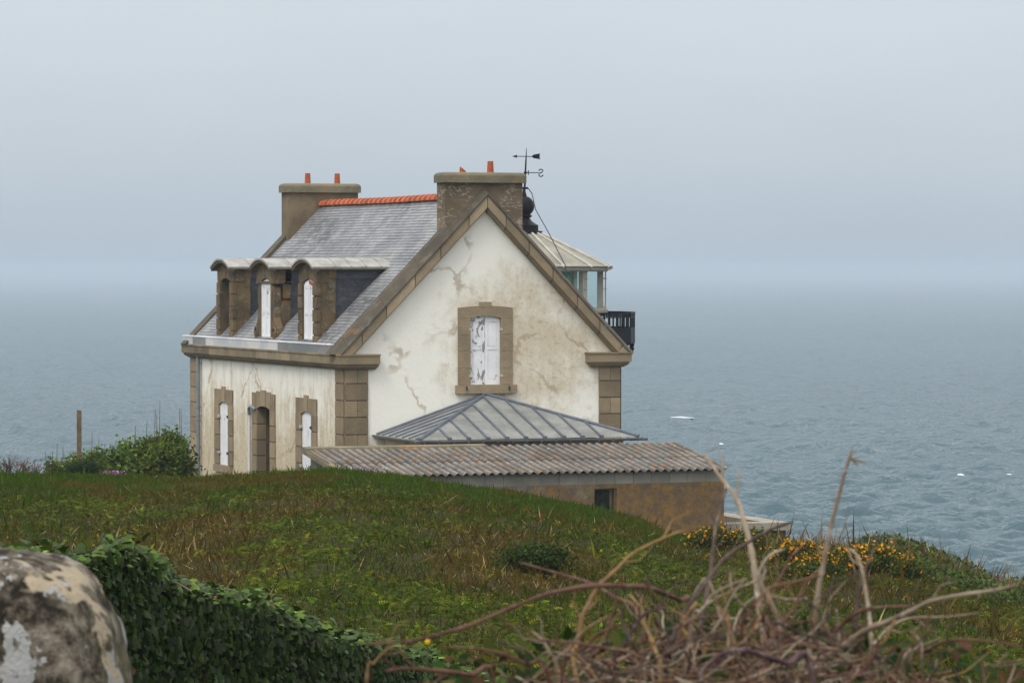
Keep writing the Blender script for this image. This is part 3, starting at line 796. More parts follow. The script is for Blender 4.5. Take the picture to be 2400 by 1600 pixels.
# direction of the camera seen from the tower, in the house frame
cam_local = Vector((32.18*-1-LX, -97.64-LY)); CAM_A = math.atan2(cam_local.y, cam_local.x)
CORN = CAM_A + math.radians(49)              # a glazing corner 49 degrees to the right of the line of sight
one(lambda b: b.loft([octo(2.42, ZB-0.6), octo(2.42, -1.55)]), 'tower_wall', 'render', tower)
one(lambda b: b.loft([octo(2.55, -1.42), octo(2.55, -1.28), octo(2.46, -1.22), octo(2.2, -1.22)]), 'lantern_base', 'wall_cap', tower)
def mull(b, k):
    if True:
        a = CORN+2*math.pi*k/8; c, s_ = math.cos(a), math.sin(a); r = 2.31
        p = (LX+r*c, LY+r*s_); w = 0.085
        b.loft([[(p[0]+w*(c*i-s_*j), p[1]+w*(s_*i+c*j), z) for i, j in ((-1, -1), (1, -1), (1, 1), (-1, 1))] for z in (-1.225, -0.06)])
        q = (LX+(r+0.16)*c, LY+(r+0.16)*s_); b.tube([(*q, -1.25), (*q, -0.03)], 0.022, 6)
        for z in (-1.2, -0.65, -0.33): b.tube([(*p, z), (LX+(r+0.20)*c, LY+(r+0.20)*s_, z)], 0.02, 5)
for k in range(8): one(lambda b: mull(b, k), 'glazing_bar', 'frame_grey', tower)
for k in range(8):
    a, c = octo(2.29, 0)[k], octo(2.29, 0)[(k+1) % 8]
    pane = one(lambda b: b.face([(a[0], a[1], -1.22), (c[0], c[1], -1.22), (c[0], c[1], -0.06), (a[0], a[1], -0.06)]), 'glass_pane', 'glass', tower)
# green sector screen behind the glass
def screen(b):
    p, q = Vector(octo(2.20, 0)[-1]), Vector(octo(2.20, 0)[0]); n = (Vector((LX, LY, 0))-p.lerp(q, .5)).normalized()*0.03
    a, c = p.lerp(q, -0.1), p.lerp(q, 0.83)
    b.loft([[a+Vector((0, 0, z)), c+Vector((0, 0, z)), c+n+Vector((0, 0, z)), a+n+Vector((0, 0, z))] for z in (-1.2, -0.07)])
one(screen, 'green_screen', 'green', tower)
one(lambda b: b.lathe((LX, LY), [(0.45, -1.22), (0.45, -0.95), (0.55, -0.9), (0.55, -0.3), (0.3, -0.1)], 14), 'lamp_optic', 'frame_grey', tower)
def lroof(b):
    b.loft([octo(2.56, -0.08, 16), octo(2.62, -0.08, 16), octo(2.62, 0.03, 16), octo(0.42, 1.07, 16)])
lr = one(lroof, 'lantern_roof', 'lantern_zinc', tower)
def lseam(b):
    for k in range(16):
        a = CORN+2*math.pi*k/16; c, s_ = math.cos(a), math.sin(a)
        b.tube([(LX+0.45*c, LY+0.45*s_, 1.08), (LX+2.62*c, LY+2.62*s_, 0.055)], 0.038, 6)
        b.tube([(LX+2.58*c, LY+2.58*s_, 0.06), (LX+2.69*c, LY+2.69*s_, 0.0)], 0.06, 6)
    b.loft([octo(2.54, -0.12, 16), octo(2.54, -0.07, 16), octo(2.64, -0.065, 16), octo(2.64, -0.045, 16)])
    r = octo(2.66, 0.045, 16); r.append(r[0]); b.tube(r, 0.03, 6)
one(lseam, 'roof_seams', 'frame_grey', lr)
def fin(b):
    b.lathe((LX, LY), [(0.56, 1.05), (0.56, 1.10), (0.43, 1.12), (0.43, 1.28), (0.34, 1.33), (0.22, 1.42), (0.17, 1.50), (0.24, 1.54), (0.24, 1.57), (0.19, 1.60)]
            + [(0.31*math.cos(a), 1.855+0.31*math.sin(a)) for a in [math.radians(-52+142*k/11) for k in range(11)]] + [(0.08, 2.17), (0.05, 2.26), (0.035, 2.40)], 24)
one(fin, 'finial', 'black_iron', tower, smooth=True)
# weather vane, leaning a little; its arms lie across the line of sight
vane_x = Vector((CP, -SP, 0)) ; vane_x = Vector((math.cos(-PSI), math.sin(-PSI), 0))   # world +X in the house frame
lean = lambda z: Vector((LX, LY, z)) + vane_x*((z-2.1)*0.047)
def vrod(b): b.tube([lean(2.1), lean(2.7), lean(3.2), lean(3.62)], [0.033, 0.030, 0.024, 0.006], 8)
vane = one(vrod, 'weather_vane', 'black_iron', tower, smooth=True)
def varrow(b):
    o = lean(3.36)
    b.tube([o-vane_x*0.28, o+vane_x*0.34-Vector((0, 0, 0.012))], 0.012, 6)
    b.tube([o-vane_x*0.42+Vector((0, 0, 0.0)), o-vane_x*0.28, o-vane_x*0.275], [0.003, 0.05, 0.02], 8)
    yv = Vector((-vane_x.y, vane_x.x, 0))*0.006
    n = 6; pts = [(0.17, 0.0), (0.20, 0.035)] + [(0.22+0.21*i/n, 0.045+0.035*i/n+(0.012 if i % 2 else 0)) for i in range(n+1)] + [(0.40, 0.03), (0.425, 0.0), (0.40, -0.03)] + [(0.43-0.21*i/n, -0.085+0.035*i/n-(0.012 if i % 2 else 0)) for i in range(n+1)] + [(0.20, -0.04)]
    b.loft([[o+vane_x*x+Vector((0, 0, z))-yv for x, z in pts], [o+vane_x*x+Vector((0, 0, z))+yv for x, z in pts]])
one(varrow, 'arrow', 'black_iron', vane)
def vletter(b):
    o = lean(2.865); b.tube([o-vane_x*0.03, o+vane_x*0.41], 0.013, 6)
    yv = Vector((-vane_x.y, vane_x.x, 0))
    b.tube([o+vane_x*0.09+Vector((0, 0, 0.075)), o+vane_x*0.09-Vector((0, 0, 0.07))], 0.015, 6)
    b.tube([o-yv*0.4, o+yv*0.4], 0.013, 6); b.tube([o-Vector((0, 0, 0.03)), o+Vector((0, 0, 0.03))], 0.05, 8)
    # the S, seen from behind and so reversed
    c = o+vane_x*0.47; P = []
    for k in range(19):
        t = k/18
        if t < 0.5: a = math.radians(200-290*(t/0.5)); p = (0.052*math.cos(a), 0.052+0.046*math.sin(a))
        else: a = math.radians(90+0-290*((t-0.5)/0.5)); a = math.radians(90)+math.radians(290)*((t-0.5)/0.5); p = (0.058*math.cos(a), -0.052+0.055*math.sin(a))
        P.append(p)
    up = [(-0.062, 0.05), (-0.05, 0.085), (0.0, 0.105), (0.045, 0.09), (0.062, 0.055), (0.045, 0.02), (0.0, 0.0), (-0.045, -0.022), (-0.066, -0.062), (-0.05, -0.10), (0.0, -0.118), (0.048, -0.10), (0.066, -0.06)]
    b.tube([c+vane_x*x+Vector((0, 0, z)) for x, z in up], 0.017, 6)
one(vletter, 'compass_letter', 'black_iron', vane)
def clampf(b):
    o = lean(2.40); b.tube([o-vane_x*0.07, o+vane_x*0.10], 0.035, 8)
cl = one(clampf, 'cable_clamp', 'black_iron', vane)
def cable(b):
    e = octo(2.96, 0.06, 16)
    # runs down the cone to the eaves, then on to the wall
    r_dir = Vector((math.cos(CAM_A+math.radians(27)), math.sin(CAM_A+math.radians(27)), 0)); o = Vector((LX, LY, 0))
    a = lean(2.40)+vane_x*0.10
    pts = [a, a+vane_x*0.12-Vector((0, 0, 0.16)), o+r_dir*0.75+Vector((0, 0, 1.75)), o+r_dir*1.6+Vector((0, 0, 1.05)), o+r_dir*2.2+Vector((0, 0, 0.50)), o+r_dir*2.70+Vector((0, 0, 0.05)), o+r_dir*2.78+Vector((0, 0, -0.3)), o+r_dir*3.0+Vector((0, 0, -1.0))]
    b.tube(pts, 0.016, 5)
one(cable, 'earth_cable', 'dark_iron', vane)
# balcony
BR = 3.36
def floorf(b): b.loft([octo(2.38, -2.30, 16), octo(BR-0.02, -2.24, 16), octo(BR-0.02, -2.10, 16), octo(2.38, -2.10, 16)])
balc = one(floorf, 'balcony', 'black_iron', tower)
def railf(b):
    for k in range(16):
        p, q = Vector(octo(BR, 0, 16)[k]), Vector(octo(BR, 0, 16)[(k+1) % 16]); L = (q-p).length; t = (q-p)/L; n = Vector((t.y, -t.x, 0))*0.012
        def pan(s0, s1, z0, z1):
            a_, b_ = p+t*s0, p+t*s1
            b.loft([[a_-n+Vector((0, 0, z)), b_-n+Vector((0, 0, z)), b_+n+Vector((0, 0, z)), a_+n+Vector((0, 0, z))] for z in (z0, z1)])
        pan(-0.02, L+0.02, -1.40, -1.335); pan(0, L, -1.86, -1.80); pan(0, L, -2.28, -1.94) ; pan(0, L, -1.94, -1.86)
        m = int(L/0.19)
        for i in range(m+1):
            s_ = L*i/m; wv = 0.030
            pan(max(0, s_-wv), min(L, s_+wv), -1.80, -1.40)
            if i < m:
                pan(s_+wv, s_+L/m-wv, -1.50, -1.47)
                pan(s_+L/m*0.5-0.02, s_+L/m*0.5+0.02, -1.47, -1.40)
one(railf, 'balustrade', 'black_iron', balc)
def brk(b, k):
    if True:
        a = CORN+2*math.pi*k/8; c, s_ = math.cos(a), math.sin(a)
        P = lambda r, z: (LX+r*c, LY+r*s_, z)
        b.tube([P(2.42, -2.75), P(2.85, -2.45), P(3.2, -2.28)], 0.05, 6)
        b.lathe((LX+3.27*c, LY+3.27*s_), [(0.03, -2.62), (0.055, -2.57), (0.045, -2.52), (0.085, -2.46), (0.06, -2.40), (0.08, -2.34), (0.08, -2.25)], 10)
        b.lathe((LX+3.02*c, LY+3.02*s_), [(0.02, -2.52), (0.05, -2.46), (0.04, -2.40), (0.05, -2.25)], 8)
for k in range(8): one(lambda b: brk(b, k), 'balcony_bracket', 'black_iron', balc)

# ------------------------------------------------------------------ SHED
shed = thing('shed', 'long low concrete shed with corrugated roof and orange lichen in front of the house', 'shed', 2.9, -5.8, ZB-1.0)
SX0, SX1, SYB, SYF = -2.44, 8.17, -4.0, -7.62
SZB, SZF = -4.80, -5.31
zroof = lambda y: SZB+(SZF-SZB)*(y-SYB)/(SYF-SYB)
def sh_wall(b):
    y0, y1 = -7.48, -7.18; zt_ = -5.66; wl, wr, wt, wb = 4.40, 5.03, -5.77, -6.75; zb_ = ZB-1.2
    b.box(SX0+0.14, wl, y0, y1, zb_, zt_); b.box(wr, SX1-0.07, y0, y1, zb_, zt_)
    b.box(wl, wr, y0, y1, wt, zt_); b.box(wl, wr, y0, y1, zb_, wb)
    for (x0, x1) in ((SX0+0.14, SX0+0.40), (SX1-0.33, SX1-0.07)):
        b.prism([(y1, zb_), (SYB-0.12, zb_), (SYB-0.12, zroof(SYB)-0.10), (y1, zroof(y1)-0.10)], 'x', x0, x1)
    b.box(SX0+0.40, SX1-0.33, SYB-0.32, SYB-0.12, zb_, zroof(SYB)-0.10)
one(sh_wall, 'wall', 'concrete', shed)
def sh_blocks(b):
    x = SX0+0.14; y0 = -7.475
    while x < SX1-0.09:
        l = 0.52; b.box(x+0.007, min(x+l-0.007, SX1-0.07), y0, -7.2, -5.655, -5.355, rt(0.35, 0.6)); x += l
    b.box(SX0+0.16, SX1-0.08, y0+0.012, -7.22, -5.66, -5.40, 0.1)
one(sh_blocks, 'block_course', 'block', shed)
def sh_roof(b, y0, y1, dz, t0, xa=SX0, xb=SX1, per=0.231):
    n = int((xb-xa)/per*8); A = 0.034
    for i in range(n):
        xs = (xa+(xb-xa)*i/n, xa+(xb-xa)*(i+1)/n)
        h = [A*math.cos(2*math.pi*(x-xa)/per) for x in xs]
        T = 0.014; t = 0.02+0.62*(0.5+0.5*math.cos(2*math.pi*((xs[0]+xs[1])/2-xa)/per))**0.8+0.12*vnoise(np.array(xs[0]*0.8), np.array(y0), 3)  # valleys tinted darker: settled dirt plus crease shade put into the colour
        ya, yb = y0, y1
        za, zb_ = zroof(ya)+dz, zroof(yb)+dz
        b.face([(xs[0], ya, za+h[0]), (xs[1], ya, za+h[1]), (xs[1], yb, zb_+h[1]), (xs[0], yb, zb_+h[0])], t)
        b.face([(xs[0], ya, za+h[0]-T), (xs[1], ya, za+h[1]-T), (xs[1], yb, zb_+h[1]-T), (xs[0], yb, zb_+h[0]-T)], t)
        b.face([(xs[0], yb, zb_+h[0]), (xs[1], yb, zb_+h[1]), (xs[1], yb, zb_+h[1]-T), (xs[0], yb, zb_+h[0]-T)], 0.75)
        b.face([(xs[0], ya, za+h[0]), (xs[1], ya, za+h[1]), (xs[1], ya, za+h[1]-T), (xs[0], ya, za+h[0]-T)], 0.6)
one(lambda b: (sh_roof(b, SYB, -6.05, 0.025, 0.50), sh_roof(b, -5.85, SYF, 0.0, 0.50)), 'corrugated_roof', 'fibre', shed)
def sh_trim(b):
    b.prism([(SYB+0.08, zroof(SYB)-0.1), (SYB-0.26, zroof(SYB)-0.1), (SYB-0.22, zroof(SYB)+0.055), (SYB+0.04, zroof(SYB)+0.085)], 'x', SX0-0.05, 2.62, 0.6)
    b.prism([(SYB, zroof(SYB)-0.10), (SYB, zroof(SYB)+0.03), (SYF, zroof(SYF)+0.03), (SYF, zroof(SYF)-0.10)], 'x', SX0-0.04, SX0+0.13, 0.55)
one(sh_trim, 'mortar_edge', 'cap', shed)
def sh_win(b):
    b.box(4.88, 4.95, -7.36, -7.30, -6.75, -5.775); b.box(4.97, 5.03, -7.44, -7.2, -6.75, -5.775); b.box(4.40, 4.88, -7.35, -7.31, -5.82, -5.775)
sw = one(sh_win, 'window', 'wood', shed)
one(lambda b: b.box(4.40, 4.88, -7.33, -7.32, -6.75, -5.82), 'window_pane', 'dark_glass', sw)

# ------------------------------------------------------------------ LOW STONE WALL at the cliff edge
lw = thing('stone_wall', 'low L shaped stone wall with flat coping beside the shed at the cliff edge', 'wall', 9.2, -6.8, -9.0)
LWX, LWY, LWZ = 10.28, -7.0, -6.82
def lw_body(b):
    for i in range(4):
        z0, z1 = -7.20-0.25*(i+1)+0.02, -7.20-0.25*i; x = 8.14
        while x < LWX-0.06:
            l = random.uniform(0.3, 0.6); b.box(x, min(x+l-0.02, LWX-0.05), LWY+0.06+rt(0, 0.03), LWY+0.5, z0, z1, rt(0.2, 0.8)); x += l
    b.box(8.14, LWX-0.10, LWY+0.12, LWY+0.45, -9.0, LWZ-0.22, 0.05)
    b.box(LWX-0.5, LWX-0.08, LWY+0.46, LWY+7.0, -9.5, LWZ-0.19, 0.4)
one(lw_body, 'wall_body', 'rubble', lw)
def lw_cap(b):
    b.box(8.14, LWX, LWY, LWY+0.60, LWZ-0.21, LWZ, 0.5)
    b.box(LWX-0.60, LWX, LWY+0.604, LWY+3.5, LWZ-0.21, LWZ-0.004, 0.55); b.box(LWX-0.60, LWX, LWY+3.51, LWY+7.0, LWZ-0.21, LWZ-0.002, 0.5)
one(lw_cap, 'coping', 'wall_cap', lw)

# ------------------------------------------------------------------ TERRAIN
UC = [-800, 0, 450, 600, 700, 750, 820, 920, 980, 1010, 1100, 1200, 1240, 1300, 1390, 1440, 1500, 1560, 1640, 1705, 1800, 1884, 1990, 2065, 2150, 2200, 2260, 2330, 2400, 3200]
VC = [1118, 1113, 1119, 1113, 1107, 1103, 1104, 1112, 1121, 1128, 1139, 1147, 1157, 1172, 1189, 1203, 1216, 1244, 1256, 1254, 1264, 1276, 1280, 1286, 1304, 1322, 1344, 1376, 1392, 1700]
DC = 94.0
def terrain(x, y):
    x = np.asarray(x, float); y = np.asarray(y, float)
    u = np.clip(1200+F_PX*x/np.maximum(y, 6), -1500, 3600)
    zc = -(np.interp(u, UC, VC)-HORIZON)/F_PX*DC - 0.05
    z_near = -1.75-2.4*sstep(7, 33, y)
    t = np.clip((y-33)/(DC-33), 0, 1)
    z = np.where(y < 33, z_near, -4.15+(zc+4.15)*t)
    z = z + 0.16*np.sin(np.clip((y-80)/14, 0, 1)*math.pi)*(u < 1000)
    s = np.maximum(y-DC, 0)
    left = zc - (1.75)*sstep(0, 6, s) - 0.55*np.maximum(s-30, 0)
    right = zc - 0.45*s - 0.012*s*s
    wr = sstep(1640, 1800, u)
    zb = left*(1-wr)+right*wr
    z = np.where(y > DC, zb, z)
    amp = 0.06+0.17*sstep(36, 60, y)*(1-0.8*sstep(82, 92, y))
    z = z + amp*(fbm(x*0.7+7, y*0.45+3, 2, 4)-0.5)*2
    return np.maximum(z, SEA_Z-0.8)
def make_terrain():
    ys = np.concatenate([np.linspace(-14, 30, 40), np.linspace(31, 90, 90), np.linspace(90.5, 102, 40), np.linspace(103, 190, 60)])
    aa = np.linspace(-0.75, 0.75, 61); bb = np.linspace(-0.15, 0.152, 190)
    a = np.unique(np.concatenate([aa[np.abs(aa) > 0.155], bb]))
    A, Y = np.meshgrid(a, ys); X = A*(Y+18*(np.abs(A) > 0.155)+0)*1.0
    X = np.where(Y < 16, A*(16+0*Y)*np.where(np.abs(A) > 0.155, 2.0, 1.0), A*Y*np.where(np.abs(A) > 0.155, 1+16/np.maximum(Y, 16), 1.0))
    Z = terrain(X, Y); n, k = Y.shape
    V = np.stack([X, Y, Z], 2).reshape(-1, 3)
    i = np.arange(n*k).reshape(n, k); Fq = np.stack([i[:-1, :-1], i[:-1, 1:], i[1:, 1:], i[1:, :-1]], 2).reshape(-1, 4)
    me = bpy.data.meshes.new('ground'); me.from_pydata(V.tolist(), [], Fq.tolist())
    me.polygons.foreach_set('use_smooth', [True]*len(me.polygons)); me.materials.append(MAT['ground'])
    o = bpy.data.objects.new('ground', me); COL.objects.link(o)
    tag(o, 'grassy headland sloping from the foreground to the cliff edge', 'ground', kind='structure')
make_terrain()

# ------------------------------------------------------------------ GROUND COVER
def field_points(n, d0, d1, u0=-250, u1=2650, power=1.0):
    d = (RNG.random(n)**power)*(d1-d0)+d0
    k = RNG.random(n) < (d/d1)              # uniform over the widening strip
    d = d[k]; u = RNG.random(len(d))*(u1-u0)+u0
    x = (u-1200)/F_PX*d
    return x, d, u
def in_building(x, y, m=0.15):
    lx = (x-HOUSE[0])*CP+(y-HOUSE[1])*SP; ly = -(x-HOUSE[0])*SP+(y-HOUSE[1])*CP
    a = (lx > -0.4-m) & (lx < 12.3) & (ly > -0.3) & (ly < 15.6)
    b = (lx > SX0-m) & (lx < SX1+m) & (ly > SYF-m) & (ly < 0)
    c = (lx > 8.0) & (lx < LWX+0.1) & (ly > LWY-m) & (ly < 1)
    return a | b | c

# fern fronds
def frond_template():
    v = []; f = []
    n = 5
    for i in range(n):
        t = 0.18+0.78*i/(n-1); L = 0.34*(1-t)**0.7+0.04; w = 0.075
        y = t; z = 0.10*math.sin(t*2.4)-0.22*t*t
        for sgn in (-1, 1):
            b = len(v); v += [(0, y-w, z), (sgn*L, y+0.08, z-0.05), (0, y+w*0.6, z+0.01)]
            f.append((b, b+1, b+2) if sgn > 0 else (b, b+2, b+1))
    return v, f
def colours(n, base, sd=0.25, hue=0.12):
    b = np.asarray(base)[None, :] if np.ndim(base) == 1 else np.asarray(base)
    k = np.exp(RNG.normal(0, sd, (n, 1))); h = np.exp(RNG.normal(0, hue, (n, 3)))
    return np.clip(b*k*h, 0.003, 0.9)

def make_cover():
    # ferns and low leafy growth
    x, y, u = field_points(135000, 33, 88)
    p = fbm(x*0.35, y*0.11, 21, 4); q = fbm(x*0.9+50, y*0.3, 33, 3)
    top = sstep(77, 83, y)*(u < 1750)       # a mown band of fine grass near the crest
    k = (RNG.random(len(x)) < (0.45+0.75*sstep(0.40, 0.62, p))*(1-0.97*top)); x, y, u, p, q = x[k], y[k], u[k], p[k], q[k]
    z = terrain(x, y); n = len(x)
    h = 0.05+0.30*sstep(0.42, 0.68, p)*RNG.random(n)+0.14*RNG.random(n)
    cen = np.stack([x, y, z+h*0.55], 1)
    az = RNG.random(n)*2*math.pi; el = RNG.uniform(-0.1, 0.75, n)
    fwd = np.stack([np.cos(az)*np.cos(el), np.sin(az)*np.cos(el), np.sin(el)], 1)
    nrm = np.stack([RNG.normal(0, .35, n), RNG.normal(-0.15, .35, n), np.ones(n)], 1)
    mixk = sstep(0.38, 0.6, p+0.25*(q-0.5))[:, None]
    base = np.array([0.060, 0.047, 0.006])*(1-mixk) + np.array([0.050, 0.074, 0.003])*mixk
    yel = (RNG.random(n) < 0.13)[:, None]; base = np.where(yel, np.array([0.14, 0.155, 0.006]), base)
    drk = (sstep(0.58, 0.68, q))[:, None]; base = base*(1-0.55*drk)
    v, f = frond_template()
    o = cloud('fern_cover', v, f, cen, frames_from(fwd, nrm), RNG.uniform(0.06, 0.16, n), colours(n, base, 0.35), 'leaf')
    tag(o, 'green ferns and low leafy plants covering the slope', 'ferns', kind='stuff')
    # dry brown stalks and bent grass
    blade = ([(-0.5, 0, 0), (0.5, 0, 0), (0.35, 0.55, 0.05), (-0.35, 0.55, 0.05), (0.0, 1.0, 0.22)], [(0, 1, 2, 3), (3, 2, 4)])
    def blades(name, label, n0, d0, d1, hgt, wid, cols, tilt, sel, cat, pw=1.0):
        x, y, u = field_points(n0, d0, d1, power=pw); k = sel(x, y, u) & ~in_building(x, y, -0.05); x, y, u = x[k], y[k], u[k]; n = len(x)
        z = terrain(x, y)-0.02; cen = np.stack([x, y, z], 1)
        az = RNG.random(n)*2*math.pi; t = RNG.uniform(*tilt, n)
        fwd = np.stack([np.cos(az)*np.sin(t), np.sin(az)*np.sin(t), np.cos(t)], 1)
        nrm = np.stack([np.cos(az), np.sin(az), np.zeros(n)], 1)*0.3+np.stack([RNG.normal(0, .3, n), -np.ones(n), np.zeros(n)], 1)
        L = hgt*np.exp(RNG.normal(0, 0.42, n))
        v = np.array(blade[0])*np.array([wid/hgt, 1, 1])
        o = cloud(name, v, blade[1], cen, frames_from(fwd, nrm), L, cols(n, x, y, u), 'leaf'); tag(o, label, cat, kind='stuff')
    patch = lambda x, y: fbm(x*0.5+9, y*0.16+4, 41, 3)
    def dry(n, x, y, u):
        pick = RNG.random((n, 1)); b = np.where(pick < 0.45, np.array([0.15, 0.092, 0.026]), np.where(pick < 0.8, np.array([0.10, 0.050, 0.016]), np.array([0.36, 0.27, 0.14])))
        return colours(n, b, 0.3, 0.06)
    blades('dry_grass', 'dead brown grass and stalks among the ferns', 120000, 33, 84, 0.11, 0.009, dry, (0.3, 1.25), lambda x, y, u: RNG.random(len(x)) < 0.25+0.7*sstep(0.45, 0.62, patch(x, y)), 'dry grass')
    def green(n, x, y, u):
        m_ = sstep(0.40, 0.62, patch(x, y))[:, None]; b = np.array([0.042, 0.070, 0.003])*(1-m_)+np.array([0.080, 0.060, 0.008])*m_
        return colours(n, b, 0.25, 0.1)
    blades('field_grass', 'green grass blades growing through the slope', 170000, 33, 84, 0.12, 0.011, green, (0.05, 0.8), lambda x, y, u: RNG.random(len(x)) < 0.8, 'grass')
    def turf(n, x, y, u):
        g = fbm(x*0.7+3, y*0.35, 71, 3)[:, None]; m_ = 0.8*sstep(0.54, 0.70, g)
        b = np.array([0.048, 0.086, 0.003])*(1-m_)+np.array([0.100, 0.068, 0.008])*m_
        return colours(n, b, 0.22, 0.08)
    blades('crest_turf', 'fine short grass along the crest of the mound before the house', 420000, 76, 99, 0.075, 0.010, turf, (0.1, 1.0), lambda x, y, u: (u < 1900) & (RNG.random(len(x)) < sstep(76, 82, y)), 'turf')
    blades('cliff_grass', 'rough brownish grass along the cliff edge on the right', 60000, 80, 97, 0.30, 0.012, dry, (0.05, 0.6), lambda x, y, u: (u > 1700) & (RNG.random(len(x)) < 0.25+0.5*sstep(2000, 2200, u)), 'cliff grass')
    # leaves on the cliff-side scrub
    x, y, u = field_points(30000, 76, 98, 1600, 2600); k = ~in_building(x, y); x, y, u = x[k], y[k], u[k]
    b_ = fbm(x*0.55, y*0.3, 88, 3); hh = 0.45*sstep(0.42, 0.62, b_)*sstep(1850, 2100, u)+0.05; n = len(x)
    cen = np.stack([x, y, terrain(x, y)+hh*RNG.random(n)**0.6], 1)
    fr = frames_from(RNG.normal(0, 1, (n, 3)), RNG.normal(0, 1, (n, 3))+np.array([0, -.3, 1]))
    o = cloud('cliff_scrub', [(-0.35, 0, 0), (0.35, 0.1, 0), (0.3, 0.7, 0.1), (0, 1, 0.15), (-0.3, 0.7, 0.1)], [(0, 1, 2, 3, 4)], cen, fr, RNG.uniform(0.05, 0.11, n), colours(n, (0.055, 0.080, 0.018), 0.4), 'leaf')
    tag(o, 'low dark scrub along the cliff edge beside the stone wall', 'scrub', kind='stuff')
make_cover()

# ------------------------------------------------------------------ SHRUBS, FLOWERS, POST
LEAF5 = ([(0, 0, 0), (0.32, 0.25, 0.04), (0.28, 0.65, 0.06), (0, 1, 0), (-0.28, 0.65, 0.06), (-0.32, 0.25, 0.04)], [(0, 1, 2, 3, 4, 5)])
def gz(x, y): return float(terrain(np.array([x]), np.array([y]))[0])
def bush(name, label, cat, u, d, w, h, n, base, size=(0.06, 0.12), stems=14, group=None, flowers=0, fcol=(0.62, 0.25, 0.006), spikes=0, depth=None, hollow=0.35, mat='leaf', zoff=0.0):
    x = (u-1200)/F_PX*d; z0 = gz(x, d)+zoff; t = thing(name, label, cat, 0, 0, 0, group, world=(x, d, z0)); dp = depth or w*0.7
    b = MB()
    tips = []
    for i in range(stems):
        a = random.uniform(0, 2*math.pi); r = random.random()**0.5
        tx, ty, tz = 0.9*w/2*r*math.cos(a), 0.9*dp/2*r*math.sin(a), h*random.uniform(0.6, 1.0)*(1-0.35*r*r)
        p0 = Vector((tx*0.35, ty*0.35, -0.1)); p1 = Vector((tx*0.75+random.gauss(0, .06), ty*0.75, tz*0.5)); p2 = Vector((tx, ty, tz))
        b.tube([Vector((x, d, z0))+p for p in (p0, p1, p2)], [0.022, 0.016, 0.006], 4); tips.append((p0, p1, p2))
        for k in range(3):
            q = p1.lerp(p2, random.random()); e = q+Vector((random.gauss(0, .18), random.gauss(0, .15), random.uniform(0.05, 0.3)))
            b.tube([Vector((x, d, z0))+q, Vector((x, d, z0))+e], [0.009, 0.004], 3); tips.append((q, q.lerp(e, .5), e))
    for i in range(spikes):
        tx = random.uniform(-w/2, w/2); p = Vector((x+tx, d+random.uniform(-.3, .3), z0+h*0.35*(1-(2*tx/w)**2)))
        b.tube([p, p+Vector((random.gauss(0, .05), 0, h*random.uniform(0.6, 1.0)))], [0.016, 0.007], 4)
    if b.v: b.build('stems', 'twig', t)
    m = int(n*3.2); ti = RNG.integers(0, len(tips), m); s = RNG.random(m)**0.7*(1-hollow)+hollow
    A = np.array([[list(p) for p in tp] for tp in tips]); A = A[ti]
    c = np.where((s < 0.5)[:, None], A[:, 0]+(A[:, 1]-A[:, 0])*(s*2)[:, None], A[:, 1]+(A[:, 2]-A[:, 1])*((s-.5)*2)[:, None])
    c = c + RNG.normal(0, 1, (m, 3))*np.array([0.10, 0.10, 0.08])*(0.6+h*0.35)
    keep = c[:, 2] > 0.0; c = c[keep]; m = len(c)
    br = 0.75+0.5*fbm(c[:, 0]*2.2+u, c[:, 2]*2.6, 17, 2)
    cols = colours(m, np.asarray(base)[None, :]*br[:, None], 0.28, 0.1)
    fr = frames_from(RNG.normal(0, 1, (m, 3)), RNG.normal(0, .8, (m, 3))+np.array([0, -.4, .9]))
    cloud('foliage', *LEAF5, c, fr, RNG.uniform(*size, m), cols, mat, t)
    if flowers:
        k = RNG.integers(0, m, flowers); cf = c[k]*np.array([1.03, 1.03, 1.0])+np.array([0, -0.05, 0.05]); 
        cf[:, 2] = np.maximum(cf[:, 2], h*0.3)
        fr = frames_from(RNG.normal(0, 1, (flowers, 3)), RNG.normal(0, .6, (flowers, 3))+np.array([0, -.9, .6]))
        cloud('flowers', *LEAF5, cf, fr, RNG.uniform(0.05, 0.095, flowers), colours(flowers, fcol, 0.22, 0.06), 'petal', t)['kind'] = 'stuff'
    return t

H = 'row of shrubs left of the house'
G1, G2 = (0.105, 0.155, 0.020), (0.085, 0.125, 0.016)
bush('shrub', 'tallest leafy shrub touching the far corner of the house', 'shrub', 398, 106, 1.15, 2.70, 2400, G2, (0.07, 0.13), 26, H, spikes=5, hollow=0.3)
bush('shrub', 'open shrub with bare dark stems second from the house corner', 'shrub', 352, 107, 1.35, 2.35, 1900, G2, (0.07, 0.13), 26, H, spikes=5, hollow=0.3)
bush('shrub', 'rounded leafy shrub in the middle of the shrub row', 'shrub', 298, 106.5, 1.3, 2.0, 1900, G1, (0.07, 0.13), 20, H, spikes=3)
bush('shrub', 'pale green shrub with large leaves right of the wooden post', 'shrub', 247, 105, 1.4, 2.15, 1900, (0.075, 0.125, 0.02), (0.09, 0.15), 16, H, spikes=2)
bush('shrub', 'low leafy shrub at the foot of the wooden post', 'shrub', 200, 104, 1.6, 1.95, 2000, G1, (0.07, 0.12), 16, H, spikes=3)
bush('shrub', 'lowest shrub with bare twigs left of the wooden post', 'shrub', 140, 104, 1.4, 1.65, 1500, G2, (0.06, 0.11), 14, H, spikes=18)
bush('twiggy_bush', 'thin patch of bare upright twigs at the left end of the shrub row', 'bush', 90, 103, 1.2, 1.35, 700, (0.06, 0.07, 0.025), (0.05, 0.09), 8, spikes=16)
